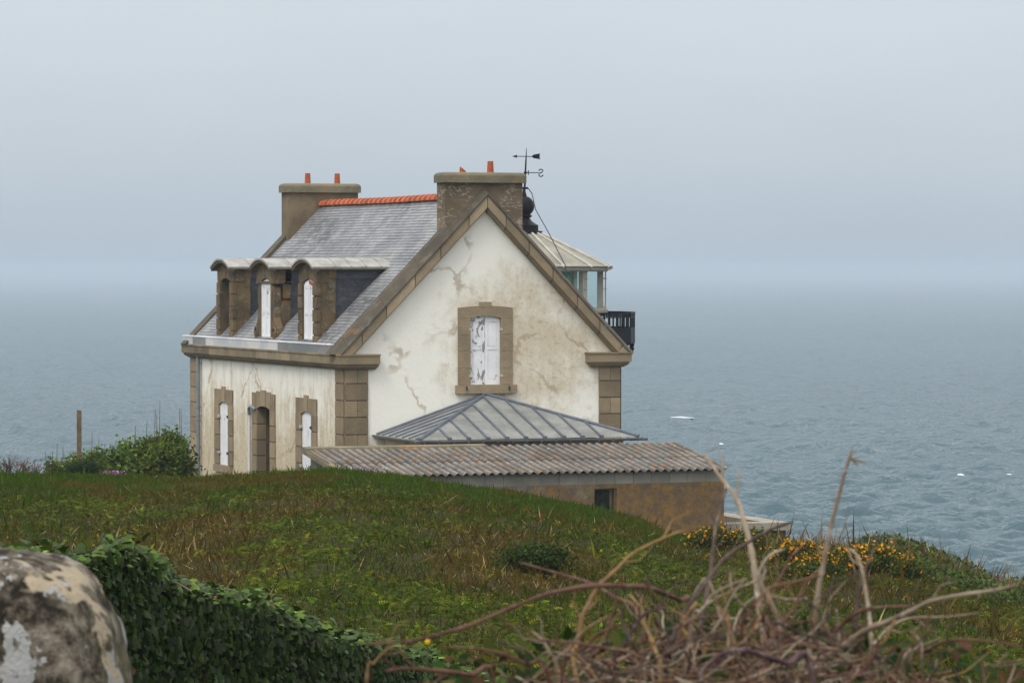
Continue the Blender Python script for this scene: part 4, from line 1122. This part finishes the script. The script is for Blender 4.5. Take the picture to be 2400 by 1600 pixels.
for (u, d, lab) in ((15, 97, 'reddish seed heads of sorrel at the left edge of the picture'), (52, 98, 'reddish seed heads of sorrel second from the left edge'), (78, 99, 'reddish seed heads of sorrel beside the bare twigs')):
    bush('sorrel_clump', lab, 'wild plant', u, d-3.5, 0.36, 0.42, 34, (0.14, 0.055, 0.03), (0.03, 0.06), 9, 'red sorrel clumps on the crest')
bush('cushion_bush', 'small round dark green bush on the crest below the shrubs', 'bush', 205, 92, 0.30, 0.30, 900, (0.022, 0.045, 0.012), (0.03, 0.05), 14, hollow=0.2)
bush('cushion_bush', 'tiny dark green bush left of the small round one', 'bush', 167, 92, 0.16, 0.17, 350, (0.022, 0.045, 0.012), (0.025, 0.04), 8, hollow=0.2)
bush('field_bush', 'dark green bush in the field behind the long arching cane', 'bush', 1245, 58, 0.95, 0.24, 1800, (0.032, 0.052, 0.008), (0.04, 0.07), 24, hollow=0.1)
# gorse in flower
GS = 'flowering gorse bushes'
gb = (0.052, 0.074, 0.012)
bush('gorse_bush', 'small yellow flowering gorse below the end of the shed', 'gorse', 1672, 80, 1.0, 0.28, 1100, gb, (0.04, 0.08), 22, GS, flowers=230)
bush('gorse_bush', 'gorse bush with sparse flowers right under the low wall', 'gorse', 1755, 82, 0.9, 0.28, 900, gb, (0.04, 0.08), 18, GS, flowers=30)
bush('gorse_bush', 'flowering gorse at the left end of the main yellow patch', 'gorse', 1868, 77, 1.1, 0.32, 1500, gb, (0.04, 0.08), 24, GS, flowers=520)
bush('gorse_bush', 'flowering gorse in the middle of the main yellow patch', 'gorse', 1950, 75, 1.2, 0.32, 1700, gb, (0.04, 0.08), 26, GS, flowers=600)
bush('gorse_bush', 'flowering gorse at the right end of the main yellow patch', 'gorse', 2045, 73.5, 1.2, 0.30, 1600, gb, (0.04, 0.08), 26, GS, flowers=480)
bush('gorse_bush', 'last small gorse sprig towards the cliff edge', 'gorse', 2130, 73, 0.7, 0.30, 700, gb, (0.04, 0.08), 14, GS, flowers=60)
bush('gorse_bush', 'low gorse with few flowers in front of the main yellow patch', 'gorse', 1905, 71, 1.3, 0.28, 1300, gb, (0.04, 0.08), 22, GS, flowers=90)
# thrift
def thrift(label, u, d, w, n, col, group='clumps of sea thrift', h=0.16):
    x = (u-1200)/F_PX*d; z0 = gz(x, d); t = thing('thrift_clump', label, 'flowers', 0, 0, 0, group, world=(x, d, z0))
    c = np.stack([RNG.normal(0, w/3.2, n), RNG.normal(0, .25, n), RNG.uniform(0.4, 1, n)*h+0.03], 1)
    cloud('flower_heads', *LEAF5, c-np.array([0, 0, 0.01]), frames_from(RNG.normal(0, 1, (n, 3)), RNG.normal(0, .4, (n, 3))+np.array([0, -.6, 1])), RNG.uniform(0.03, 0.055, n), colours(n, col, 0.2, 0.06), 'petal', t)['kind'] = 'stuff'
    m = n*2; c2 = np.stack([RNG.normal(0, w/3, m), RNG.normal(0, .25, m), np.zeros(m)], 1)
    cloud('leaves', [(-.04, 0, 0), (.04, 0, 0), (0, 1, .1)], [(0, 1, 2)], c2, frames_from(RNG.normal(0, .4, (m, 3))+np.array([0, 0, 1]), RNG.normal(0, 1, (m, 3))), RNG.uniform(0.08, 0.16, m), colours(m, (0.05, 0.08, 0.02)), 'leaf', t)
thrift('pink thrift flowers in front of the shrubs left of the house', 252, 94.5, 0.75, 150, (0.42, 0.17, 0.36))
thrift('faded orange pink thrift beside the pink clump', 228, 95.5, 0.7, 120, (0.42, 0.22, 0.12))
thrift('pale pink thrift by the far corner of the house', 388, 95, 0.75, 70, (0.52, 0.32, 0.40))
thrift('purple pink thrift on the crest at the left end of the shed', 855, 94.2, 0.8, 110, (0.36, 0.20, 0.40))

# wooden post
def post():
    x, d = (185-1200)/F_PX*101, 101.0; z0 = gz(x, d)
    t = MB(); zt_ = -(960-HORIZON)/F_PX*101; w = 0.058
    t.loft([[(x-w*k, d-w, z0-0.3), (x+w*k, d-w, z0-0.3), (x+w*k, d+w, z0-0.3), (x-w*k, d+w, z0-0.3)] for k in (1,)] + [[(x-w, d-w, zt_), (x+w, d-w, zt_-0.02), (x+w, d+w, zt_-0.06), (x-w, d+w, zt_-0.02)]])
    o = t.build('wooden_post', 'wood'); tag(o, 'single weathered wooden post standing in the shrubs left of the house', 'post')
post()

# ------------------------------------------------------------------ IVY COVERED WALL
IU = [-150, 0, 30, 87, 115, 161, 210, 252, 291, 344, 379, 392, 436, 494, 555, 606, 657, 682, 733, 785, 861, 900, 952, 1030, 1080, 1160, 1260]
IV = [1300, 1299, 1296, 1281, 1284, 1308, 1300, 1270, 1270, 1290, 1316, 1352, 1369, 1380, 1390, 1400, 1418, 1436, 1462, 1478, 1490, 1500, 1519, 1541, 1560, 1590, 1630]
def ivy():
    dist = lambda u: 24.0+11.0*np.clip(u, -200, 1300)/1000.0
    t = thing('ivy_wall', 'old wall overgrown with dark glossy ivy sloping down behind the boulder', 'ivy wall', 0, 0, 0, world=tuple(px(400, 1600, 28)-Vector((0, 0, 0.6))))
    off = np.array(ORIG[t])
    top = lambda u: -(np.interp(u, IU, IV)+24-HORIZON)/F_PX*dist(u)
    us = np.linspace(-200, 1250, 60); b = MB(); rings = []
    for u in us:
        d = dist(u); x = (u-1200)/F_PX*d; zt_ = top(u)-0.10; zb_ = gz(x, d)-0.4
        if zb_ > zt_-0.2: zb_ = zt_-0.2
        rings.append([(x, d+0.04, zb_), (x, d+0.04, zt_-0.06), (x, d+0.16, zt_), (x+0.05, d+0.45, zt_), (x+0.05, d+0.6, zb_)])
    b.loft(rings, 0.2); b.build('wall', 'rubble', t)
    n = 26000
    u = RNG.uniform(-180, 1240, n); d = dist(u); zt_ = top(u); x = (u-1200)/F_PX*d
    zb_ = np.minimum(terrain(x, d)-0.05, zt_-0.25); s = RNG.random(n)**1.25
    z = zt_-(zt_-zb_)*s; front = RNG.random(n)
    bulge = 0.10*np.sin(s*3.0)+0.16*fbm(u*0.012, z*2.3, 5, 3)
    yy = d-0.05-bulge*1.3+RNG.uniform(-0.03, 0.05, n)
    crown = RNG.random(n) < 0.22
    yy = np.where(crown, d+RNG.uniform(-0.15, 0.5, n), yy); z = np.where(crown, zt_+RNG.normal(-0.02, 0.05, n), z)
    c = np.stack([x, yy, z], 1)-off
    fwd = np.stack([RNG.normal(0, .55, n), RNG.normal(-.35, .3, n), RNG.normal(-.75, .35, n)], 1)
    nrm = np.stack([RNG.normal(0, .6, n), RNG.normal(-.9, .4, n), RNG.normal(0.45, .5, n)], 1)
    fwd = np.where(crown[:, None], np.stack([RNG.normal(0, .8, n), RNG.normal(-.5, .5, n), RNG.normal(-.1, .35, n)], 1), fwd)
    nrm = np.where(crown[:, None], np.stack([RNG.normal(0, .45, n), RNG.normal(-.35, .4, n), RNG.normal(1, .3, n)], 1), nrm)
    base = np.where(crown[:, None], np.array([0.036, 0.066, 0.007]), np.array([0.017, 0.033, 0.003]))  # lighter crown, darker face: light from above painted into the leaf colour
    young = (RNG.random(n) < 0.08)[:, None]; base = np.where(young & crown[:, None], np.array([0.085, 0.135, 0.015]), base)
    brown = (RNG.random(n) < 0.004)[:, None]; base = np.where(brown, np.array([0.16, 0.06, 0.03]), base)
    ivyl = ([(0, 0, 0), (0.30, -0.10, -0.03), (0.52, 0.16, -0.06), (0.34, 0.38, 0.0), (0.27, 0.66, -0.02), (0, 1.0, -0.10), (-0.27, 0.66, -0.02), (-0.34, 0.38, 0.0), (-0.52, 0.16, -0.06), (-0.30, -0.10, -0.03), (0, 0.4, 0.05)],
            [(0, 1, 2, 3, 10), (10, 3, 4, 5), (10, 5, 6, 7), (0, 10, 7, 8, 9)])
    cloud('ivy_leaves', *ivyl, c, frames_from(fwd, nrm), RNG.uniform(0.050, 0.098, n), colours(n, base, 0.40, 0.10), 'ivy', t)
    b = MB()
    for (a, c2) in (((107, 1333), (115, 1350)), ((128, 1332), (127, 1350)), ((235, 1368), (237, 1383)), ((320, 1352), (318, 1374)), ((410, 1365), (447, 1385)), ((945, 1540), (940, 1552)), ((970, 1540), (962, 1556))):
        d = float(dist(a[0]))-0.22; p, q = px(*a, d), px(*c2, d); m_ = p.lerp(q, .5)+Vector((0.006, 0, 0)); b.tube([p, m_, q], 0.006, 5)
    b.build('dry_stalks', 'cane_pale', t)
ivy()

# ------------------------------------------------------------------ BOULDER
def boulder():
    d = 7.2; c = px(5, 1600, d); t = MB()
    import mathutils.noise as mn
    n, k = 72, 96; rings = []
    for i in range(1, n):
        th = math.pi*i/n; r = []
        for j in range(k):
            ph = 2*math.pi*j/k
            def se(v, e): return math.copysign(abs(v)**e, v)
            p = Vector((0.268*se(math.sin(th), 0.72)*se(math.cos(ph), 0.85), 0.30*se(math.sin(th), 0.8)*se(math.sin(ph), 0.85), 0.255*se(math.cos(th), 0.85)))
            if p.z < 0: p.z *= 3.0
            q = p*4.0; nn = mn.fractal(q*1.4, 1.0, 2.0, 6)*0.020 + mn.noise(q*0.7+Vector((3, 1, 2)))*0.018
            p = p + p.normalized()*nn
            p.x += -0.03*max(p.z, 0)/0.25
            r.append(c+p)
        rings.append(r)
    t.loft(rings)
    t.v = [(x, y, z) for x, y, z in t.v]
    o = t.build('boulder', 'boulder', smooth=True); o.data.polygons.foreach_set('use_smooth', [True]*len(o.data.polygons))
    tag(o, 'rounded granite boulder with pale lichen patches in the near left corner', 'boulder')
boulder()

# ------------------------------------------------------------------ BRAMBLES in the foreground
def smooth_path(P, n=4):
    out = []
    for i in range(len(P)-1):
        p0, p1, p2, p3 = P[max(i-1, 0)], P[i], P[i+1], P[min(i+2, len(P)-1)]
        for k in range(n):
            t = k/n; out.append(0.5*((2*p1)+(p2-p0)*t+(2*p0-5*p1+4*p2-p3)*t*t+(3*p1-p0-3*p2+p3)*t*t*t))
    return out+[P[-1]]
CG = 'dry bramble canes in the foreground'
def cane(pts, dia, mat, label, d0, d1, twigs=()):
    n = len(pts); P = []
    for i, (u, v) in enumerate(pts):
        d = d0+(d1-d0)*i/(n-1); P.append(px(u, v, d))
    # carry the root end down to the bank
    last = P[-1]; P.append(last+Vector((random.uniform(-.04, .04), random.uniform(-.05, .1), -0.25))); P.append(Vector((P[-1].x, P[-1].y, gz(P[-1].x, P[-1].y)-0.02)))
    S_ = smooth_path(P); r = dia*0.95/2/F_PX*(d0+d1)/2
    R = [r*(0.50+0.55*min(1, i/(len(S_)*0.55)))*(1+(0.28 if i % 5 == 2 else 0.0)+random.uniform(-.07, .07)) for i in range(len(S_))]; R[0] = r*0.22
    b = MB(); b.tube(S_, R, 7)
    for i in range(4, len(S_)-9, 2):
        p = S_[i]; e = p+Vector((random.uniform(-1, 1), random.uniform(-.3, .3), random.uniform(-1, 1))).normalized()*r*2.3
        b.tube([p, e], [r*0.4, r*0.05], 4)
    for k in range(random.randint(1, 3)):            # side shoots
        i = random.randint(3, max(4, len(S_)-14)); i = min(i, len(S_)-2); p = S_[i]; dr = (S_[i-1]-S_[i]).normalized(); sd_ = random.choice((-1, 1))
        q = p+(dr*0.8+Vector((dr.z*sd_, random.uniform(-.3, .3), -dr.x*sd_))*0.7).normalized()*random.uniform(0.02, 0.05)
        b.tube([p, q, q+dr*random.uniform(0.01, 0.05)], [r*0.5, r*0.32, r*0.10], 5)
    o = b.build('bramble_cane', mat, smooth=True); tag(o, label, 'bramble cane', CG)
    o['label'] = label
    for tw in twigs:
        b = MB(); b.tube([px(u, v, d0) for u, v in tw], [r*0.6, r*0.45, r*0.3][:len(tw)], 5); k = b.build('side_twig', mat); k.parent = o
    return o
cane([(855, 1509), (939, 1506), (977, 1500), (1080, 1473), (1169, 1437), (1258, 1401), (1309, 1386), (1398, 1373), (1508, 1376), (1554, 1389), (1595, 1407), (1622, 1435)], 12, 'cane_red', 'long reddish cane arching leftwards across the field to a pale tip', 5.6, 6.3)
cane([(1602, 1243), (1567, 1256), (1516, 1279), (1477, 1302), (1447, 1333), (1419, 1358), (1403, 1373), (1383, 1409), (1365, 1445), (1360, 1480), (1350, 1520), (1345, 1560)], 11, 'cane_tan', 'tan cane bowing up to the right in front of the shed foot', 6.2, 6.0)
cane([(1652, 1061), (1677, 1102), (1708, 1143), (1731, 1178), (1744, 1219), (1757, 1268), (1767, 1319), (1774, 1370), (1781, 1430), (1790, 1500)], 14, 'cane_pale', 'tall pale cane crossing the right corner of the shed', 6.4, 6.2)
cane([(1706, 1133), (1693, 1179), (1677, 1242), (1670, 1306), (1662, 1370), (1645, 1450), (1640, 1520)], 11, 'cane_dark', 'dark upright cane in front of the lichen stained shed wall', 6.7, 6.4)
cane([(1861, 1222), (1810, 1240), (1759, 1268), (1708, 1301), (1670, 1344), (1649, 1375), (1620, 1412), (1595, 1455), (1580, 1493), (1560, 1560)], 12, 'cane_dark', 'dark cane slanting from lower left to a tip before the low wall', 6.3, 6.0)
cane([(1999, 1048), (1980, 1111), (1965, 1168), (1949, 1230), (1940, 1272), (1932, 1321), (1922, 1364), (1915, 1421), (1907, 1497), (1900, 1560)], 13, 'cane_pale', 'tallest straight pale stalk standing up against the sea', 6.0, 6.0, twigs=[[(1995, 1073), (2003, 1083), (2012, 1092)], [(1996, 1074), (2015, 1080), (2033, 1087)]])
cane([(2064, 1243), (2049, 1287), (2033, 1325), (2014, 1383), (2007, 1440), (2000, 1500)], 9, 'cane_dark', 'thin short stalk pointing up right of the tallest stalk', 6.5, 6.4)
cane([(1991, 1285), (2010, 1302), (2022, 1337), (2030, 1383), (2041, 1459), (2046, 1530)], 10, 'cane_pale', 'pale cane with a hooked tip among the yellow gorse', 6.1, 6.0)
cane([(2389, 1371), (2336, 1383), (2259, 1394), (2183, 1409), (2144, 1429), (2087, 1455), (2030, 1478), (1991, 1505), (1934, 1543), (1877, 1585)], 15, 'cane_pale', 'thick cane reaching to the right edge of the picture', 5.6, 5.9)
cane([(2301, 1436), (2221, 1446), (2144, 1448), (2100, 1462), (2060, 1500), (2040, 1560)], 8, 'cane_pale', 'thin pale cane lying level below the thick right hand cane', 6.0, 6.0)
cane([(2144, 1421), (2068, 1423), (2022, 1432), (1984, 1455), (1953, 1494), (1940, 1560)], 10, 'cane_red', 'short arching cane just left of the thick right hand cane', 5.9, 6.0)
cane([(2183, 1467), (2156, 1517), (2118, 1578)], 12, 'cane_pale', 'straight pale broken stick leaning right in the lower right', 5.6, 5.7)
cane([(2397, 1517), (2336, 1505), (2259, 1499), (2213, 1505), (2163, 1528), (2106, 1555)], 8, 'cane_red', 'thin arched cane running out at the lower right edge', 5.8, 5.9)
cane([(2366, 1528), (2335, 1562), (2309, 1590)], 8, 'cane_pale', 'short thin stick in the bottom right corner', 5.9, 5.9)
cane([(1840, 1287), (1809, 1299), (1789, 1322), (1779, 1350), (1789, 1379), (1807, 1412), (1822, 1447), (1830, 1510)], 11, 'cane_pale', 'pale elbow shaped cane left of the yellow gorse', 6.0, 6.0)
cane([(1886, 1276), (1855, 1305), (1835, 1343), (1817, 1378), (1801, 1430), (1794, 1480), (1790, 1540)], 8, 'cane_red', 'thin cane rising to the left end of the yellow gorse', 6.3, 6.1)
cane([(1804, 1354), (1763, 1366), (1707, 1389), (1669, 1409), (1641, 1432), (1620, 1470)], 8, 'cane_pale', 'thin pale cane crossing the tall shed side cane', 6.1, 6.1)
cane([(1934, 1325), (1898, 1356), (1873, 1401), (1850, 1442), (1822, 1475), (1800, 1530)], 9, 'cane_red', 'reddish cane forking left from the tallest stalk', 6.1, 6.0)
cane([(1640, 1590), (1651, 1567), (1694, 1532), (1748, 1524), (1796, 1539), (1847, 1555), (1900, 1562)], 14, 'cane_purple', 'thick purple cane arching along the bottom of the tangle', 5.2, 5.4)
cane([(1475, 1391), (1493, 1414), (1506, 1430), (1508, 1458), (1523, 1488), (1539, 1532), (1549, 1590)], 10, 'cane_tan', 'crooked tan stick at the left of the tangle', 5.9, 5.8)
cane([(1567, 1424), (1528, 1430), (1506, 1445), (1485, 1475), (1462, 1519), (1439, 1578)], 10, 'cane_purple', 'purple cane bending over the crooked tan stick', 5.7, 5.7)
cane([(1488, 1465), (1439, 1470), (1401, 1488), (1375, 1514), (1350, 1532), (1320, 1570)], 9, 'cane_red', 'low reddish cane curving down at the left of the tangle', 5.7, 5.7)
cane([(1215, 1317), (1271, 1333), (1322, 1348), (1381, 1366), (1440, 1400), (1500, 1460)], 8, 'cane_red', 'faint blurred cane above the long reddish arch', 6.8, 6.4)
cane([(901, 1574), (952, 1567), (1054, 1575), (1105, 1583), (1156, 1593)], 12, 'cane_red', 'low reddish cane lying over the ivy at the bottom', 5.3, 5.4)
cane([(1245, 1478), (1271, 1501), (1289, 1532), (1310, 1590)], 10, 'cane_pale', 'short pale stub under the long reddish arch', 5.8, 5.8)
cane([(924, 1514), (901, 1527), (875, 1557), (860, 1588)], 8, 'cane_tan', 'thin tan stalk hanging below the pale tip of the long arch', 5.6, 5.6)
cane([(1034, 1519), (1105, 1519), (1182, 1534), (1233, 1557), (1284, 1580)], 9, 'cane_red', 'thin cane under the left half of the long arch', 5.7, 5.7)
cane([(1687, 1368), (1697, 1401), (1705, 1442), (1712, 1500)], 8, 'cane_tan', 'short tan stick in the middle of the tangle', 5.9, 5.9)

def tangle():
    b = {k: MB() for k in ('cane_red', 'cane_pale', 'cane_dark', 'cane_tan')}
    for i in range(520):
        u = random.gauss(1740, 240) if i % 4 else random.uniform(1200, 2450); lim = 1462+(abs(u-1720)/330)**2*62
        v = random.uniform(max(lim, 1462), 1690); d = random.uniform(5.3, 6.9)
        if u < 1000 or u > 2480: continue
        p = px(u, v, d); L = random.uniform(0.05, 0.15); a = random.uniform(-math.pi, math.pi); P = [p]
        for k in range(5):
            a += random.gauss(0, 0.32); p = p+Vector((math.cos(a)*L/5*1.4, random.gauss(0, .012), math.sin(a)*L/5)); P.append(p)
        r = random.choice((2.0, 3.0, 4.0, 5.0, 7.0))/2/F_PX*d
        b[random.choices(list(b), (5, 4, 4, 1))[0]].tube(smooth_path(P, 2), r, 5)
    t = thing('bramble_tangle', 'dense tangle of broken reddish bramble twigs at the bottom right', 'brambles', 0, 0, 0, world=(0.36, 6.0, -1.6))
    t['kind'] = 'stuff'
    for k, m in b.items(): o = m.build('tangled_twigs', k, t); o['kind'] = 'stuff'
    n = 1700
    u = np.concatenate([RNG.normal(1720, 330, n-300), RNG.uniform(1000, 2450, 300)]); v = RNG.uniform(1470, 1720, n)+(np.abs(u-1720)/420)**2*30; d = RNG.uniform(6.3, 7.4, n)
    c = np.stack([(u-1200)/F_PX*d, d, -(v-HORIZON)/F_PX*d], 1)-np.array(ORIG[t])
    pick = RNG.random((n, 1)); base = np.where(pick < 0.55, np.array([0.022, 0.042, 0.010]), np.where(pick < 0.8, np.array([0.055, 0.065, 0.012]), np.array([0.07, 0.035, 0.018])))
    o = cloud('bramble_leaves', *LEAF5, c, frames_from(RNG.normal(0, 1, (n, 3)), RNG.normal(0, .6, (n, 3))+np.array([0, -.6, .8])), RNG.uniform(0.018, 0.038, n), colours(n, base, 0.25), 'leaf', t); o['kind'] = 'stuff'
    # dead leaf litter and growth that fills the foot of the bank
    m = 2600; x = RNG.uniform(-1.0, 1.2, m); y = RNG.uniform(4.6, 7.6, m); z = terrain(x, y)
    c = np.stack([x, y, z+RNG.random(m)*0.35], 1)-np.array(ORIG[t])
    o = cloud('bank_leaves', *LEAF5, c, frames_from(RNG.normal(0, 1, (m, 3)), RNG.normal(0, .6, (m, 3))+np.array([0, -.3, 1])), RNG.uniform(0.03, 0.06, m), colours(m, (0.035, 0.06, 0.018), 0.3), 'leaf', t); o['kind'] = 'stuff'
tangle()
# single yellow flower by the long cane
def flower():
    p = px(1002, 1506, 5.8); b = MB()
    b.lathe((p.x, p.y), [(0.001, p.z-0.004), (0.0042, p.z-0.002), (0.0045, p.z+0.002), (0.002, p.z+0.0045)], 10)
    m = mat_flat('yellow petals', (0.60, 0.36, 0.01), 0.6, 0.3, 0.1, 90)
    t = thing('yellow_flower', 'single small yellow flower under the long reddish cane', 'flower', 0, 0, 0, world=(p.x, p.y, gz(p.x, p.y)))
    b.build('flower_head', m, t, smooth=True)
    s = MB(); s.tube([(p.x, p.y, p.z-0.003), (p.x-0.01, p.y, p.z-0.2), (p.x-0.012, p.y, gz(p.x, p.y))], 0.0013, 5); s.build('stalk', mat_flat('green stalk', (0.05, 0.09, 0.02)), t)
flower()

# ------------------------------------------------------------------ SEA, HAZE, SKY
def sea():
    # real waves in the water the photo looks over, finer towards the shore; a level sheet just below carries on to the horizon
    R = 20000.0; V = [(-R, -R, SEA_Z-0.9), (R, -R, SEA_Z-0.9), (R, R, SEA_Z-0.9), (-R, R, SEA_Z-0.9)]
    rows, cols = 640, 1350
    dep = np.linspace(0.0070*F_PX, 0.0985*F_PX, rows); d = -SEA_Z*F_PX/dep
    d = d*(1+RNG.uniform(-0.1, 0.1, rows)*np.gradient(d)/-d*0)
    a = np.linspace(-1750, 1750, cols)/F_PX
    X = a[None, :]*d[:, None]; Y = np.repeat(d[:, None], cols, 1); Z = np.zeros_like(X)
    for i in range(46):
        lam = 1.0*(11/1.0)**RNG.random(); th = RNG.normal(math.radians(68), 0.55); k = 2*math.pi/lam
        ph = k*(X*math.cos(th)+Y*math.sin(th))+RNG.uniform(0, 6.28); sn = np.sin(ph)
        Z += 0.086/k*(sn-0.25*np.cos(2*ph))*(0.55+0.9*vnoise(X/(lam*3.1)+i*7.3, Y/(lam*3.1), i))
    Z = Z + SEA_Z
    V = np.concatenate([np.array(V), np.stack([X, Y, Z], 2).reshape(-1, 3)])
    q = np.arange(rows*cols).reshape(rows, cols)+4
    Fq = np.concatenate([np.array([[0, 1, 2, 3]]), np.stack([q[:-1, :-1], q[1:, :-1], q[1:, 1:], q[:-1, 1:]], 2).reshape(-1, 4)])
    me = bpy.data.meshes.new('sea'); me.vertices.add(len(V)); me.vertices.foreach_set('co', V.reshape(-1).astype(np.float32))
    me.loops.add(Fq.size); me.loops.foreach_set('vertex_index', Fq.reshape(-1).astype(np.int32))
    me.polygons.add(len(Fq)); me.polygons.foreach_set('loop_start', (np.arange(len(Fq))*4).astype(np.int32)); me.update(calc_edges=True)
    me.polygons.foreach_set('use_smooth', [True]*len(Fq)); me.materials.append(MAT['sea'])
    o = bpy.data.objects.new('sea', me); COL.objects.link(o); tag(o, 'grey green sea with small waves fading into mist', 'sea', kind='structure')
    white = mat_flat('foam', (0.55, 0.58, 0.60), 0.7, 0.2, 0.1, 1)
    for i, (u, v, w, lab) in enumerate(((1599, 983, 2.2, 'long white breaking crest on the sea right of the annex roof'), (1691, 1046, 0.35, 'small fleck of foam on the sea above the shed end'), (2252, 1119, 0.45, 'fleck of foam on the sea far right, left one of a pair'), (2366, 1119, 0.40, 'fleck of foam on the sea far right, right one of a pair'))):
        d = -SEA_Z*F_PX/(v-HORIZON); x = (u-1200)/F_PX*d; n = 12; m = MB()
        ra, rb = [], []
        for k in range(n+1):
            s_ = -1+2*k/n; hgt = 0.30*(1-s_*s_)*random.uniform(0.3, 1.0)*0.6+0.01
            ra.append((x+s_*w, d-0.6*(1-s_*s_)-1.0-s_*w*0.9, SEA_Z+0.40)); rb.append((x+s_*w, d-s_*w*0.9, SEA_Z+0.45+hgt))
        rc = [(p[0], p[1]+1.5, SEA_Z+0.40) for p in rb]
        for k in range(n): m.face([ra[k], ra[k+1], rb[k+1], rb[k]]); m.face([rb[k], rb[k+1], rc[k+1], rc[k]])
        o = m.build('wave_crest', white, smooth=True); tag(o, lab, 'wave', 'white wave crests')
sea()
def haze():
    b = MB(); R = 20400.0; b.box(-R, R, -R, R, SEA_Z-1.8, 6.5)
    o = b.build('haze', 'sea'); o.data.materials.clear()
    m = bpy.data.materials.new('sea mist'); m.use_nodes = True; t = m.node_tree; t.nodes.remove(t.nodes['Principled BSDF'])
    v = t.nodes.new('ShaderNodeVolumePrincipled'); v.inputs['Color'].default_value = (0.60, 0.68, 0.77, 1); v.inputs['Density'].default_value = 0.00028
    v.inputs['Anisotropy'].default_value = 0.2
    t.links.new(v.outputs[0], t.nodes['Material Output'].inputs['Volume']); o.data.materials.append(m)
    tag(o, 'thin sea mist over the whole headland and water', 'haze', kind='stuff')
haze()

SUN_EL, SUN_AZ = math.radians(52), math.radians(215)        # azimuth clockwise from +Y: behind the camera, to the left
w = bpy.data.worlds.new('World'); S.world = w; w.use_nodes = True
nt = w.node_tree; bg = nt.nodes['Background']
sky = nt.nodes.new('ShaderNodeTexSky'); sky.sky_type = 'NISHITA'; sky.sun_disc = False
sky.sun_elevation = SUN_EL; sky.sun_rotation = SUN_AZ; sky.air_density = 1.2; sky.dust_density = 4.0; sky.ozone_density = 1.0
# an overcast veil over the clear sky: even grey-blue, a little darker and bluer low down, with soft unevenness
tc = nt.nodes.new('ShaderNodeTexCoord'); sp = nt.nodes.new('ShaderNodeSeparateXYZ'); nt.links.new(tc.outputs['Generated'], sp.inputs[0])
rp = nt.nodes.new('ShaderNodeValToRGB'); nt.links.new(sp.outputs[2], rp.inputs[0])
cr = rp.color_ramp
for p_, c_ in ((0.0, (5.0, 6.0, 7.0)), (0.03, (6.15, 6.9, 7.65)), (0.075, (7.0, 7.75, 8.45)), (0.40, (14.0, 14.3, 14.5)), (1.0, (19.5, 19.5, 19.4))):
    if p_ in (0.0, 1.0): e = cr.elements[0 if p_ == 0 else -1]
    else: e = cr.elements.new(p_)
    e.color = (c_[0]/20, c_[1]/20, c_[2]/20, 1)
ns = nt.nodes.new('ShaderNodeTexNoise'); ns.inputs['Scale'].default_value = 9; ns.inputs['Detail'].default_value = 3
mp = nt.nodes.new('ShaderNodeMapping'); mp.inputs['Scale'].default_value = (1, 1, 3); nt.links.new(tc.outputs['Generated'], mp.inputs[0]); nt.links.new(mp.outputs[0], ns.inputs['Vector'])
mr = nt.nodes.new('ShaderNodeMapRange'); nt.links.new(ns.outputs[0], mr.inputs[0]); mr.inputs[1].default_value = 0.3; mr.inputs[2].default_value = 0.7; mr.inputs[3].default_value = 19.5; mr.inputs[4].default_value = 20.5
vs = nt.nodes.new('ShaderNodeVectorMath'); vs.operation = 'SCALE'; nt.links.new(rp.outputs[0], vs.inputs[0]); nt.links.new(mr.outputs[0], vs.inputs['Scale'])
mx = nt.nodes.new('ShaderNodeMix'); mx.data_type = 'RGBA'; mx.inputs[0].default_value = 0.88
nt.links.new(sky.outputs[0], mx.inputs[6]); nt.links.new(vs.outputs[0], mx.inputs[7]); nt.links.new(mx.outputs[2], bg.inputs[0])
bg.inputs[1].default_value = 0.10
sl = bpy.data.lights.new('sun', 'SUN'); sl.energy = 1.5; sl.angle = math.radians(18); sl.color = (1.0, 0.95, 0.88)
so = bpy.data.objects.new('sun', sl); COL.objects.link(so)
sd = Vector((math.sin(SUN_AZ)*math.cos(SUN_EL), math.cos(SUN_AZ)*math.cos(SUN_EL), math.sin(SUN_EL)))
so.rotation_euler = sd.to_track_quat('Z', 'Y').to_euler(); so.location = sd*50

# ------------------------------------------------------------------ CAMERA AND RENDER SETTINGS
cam = bpy.data.cameras.new('camera'); co_ = bpy.data.objects.new('camera', cam); COL.objects.link(co_)
cam.sensor_width = 36.0; cam.lens = F_PX/2400*36.0; cam.clip_start = 0.5; cam.clip_end = 60000
co_.rotation_euler = (math.radians(90)-math.atan((800-HORIZON)/F_PX), 0, 0)
cam.dof.use_dof = True; cam.dof.focus_distance = 100.0; cam.dof.aperture_fstop = 22.0
S.camera = co_
S.view_settings.view_transform = 'Standard'; S.view_settings.look = 'None'; S.view_settings.gamma = 1.0; S.view_settings.exposure = 0.0
S.render.engine = 'CYCLES'; S.cycles.use_denoising = True; S.cycles.max_bounces = 8; S.cycles.volume_bounces = 2
S.cycles.transparent_max_bounces = 12
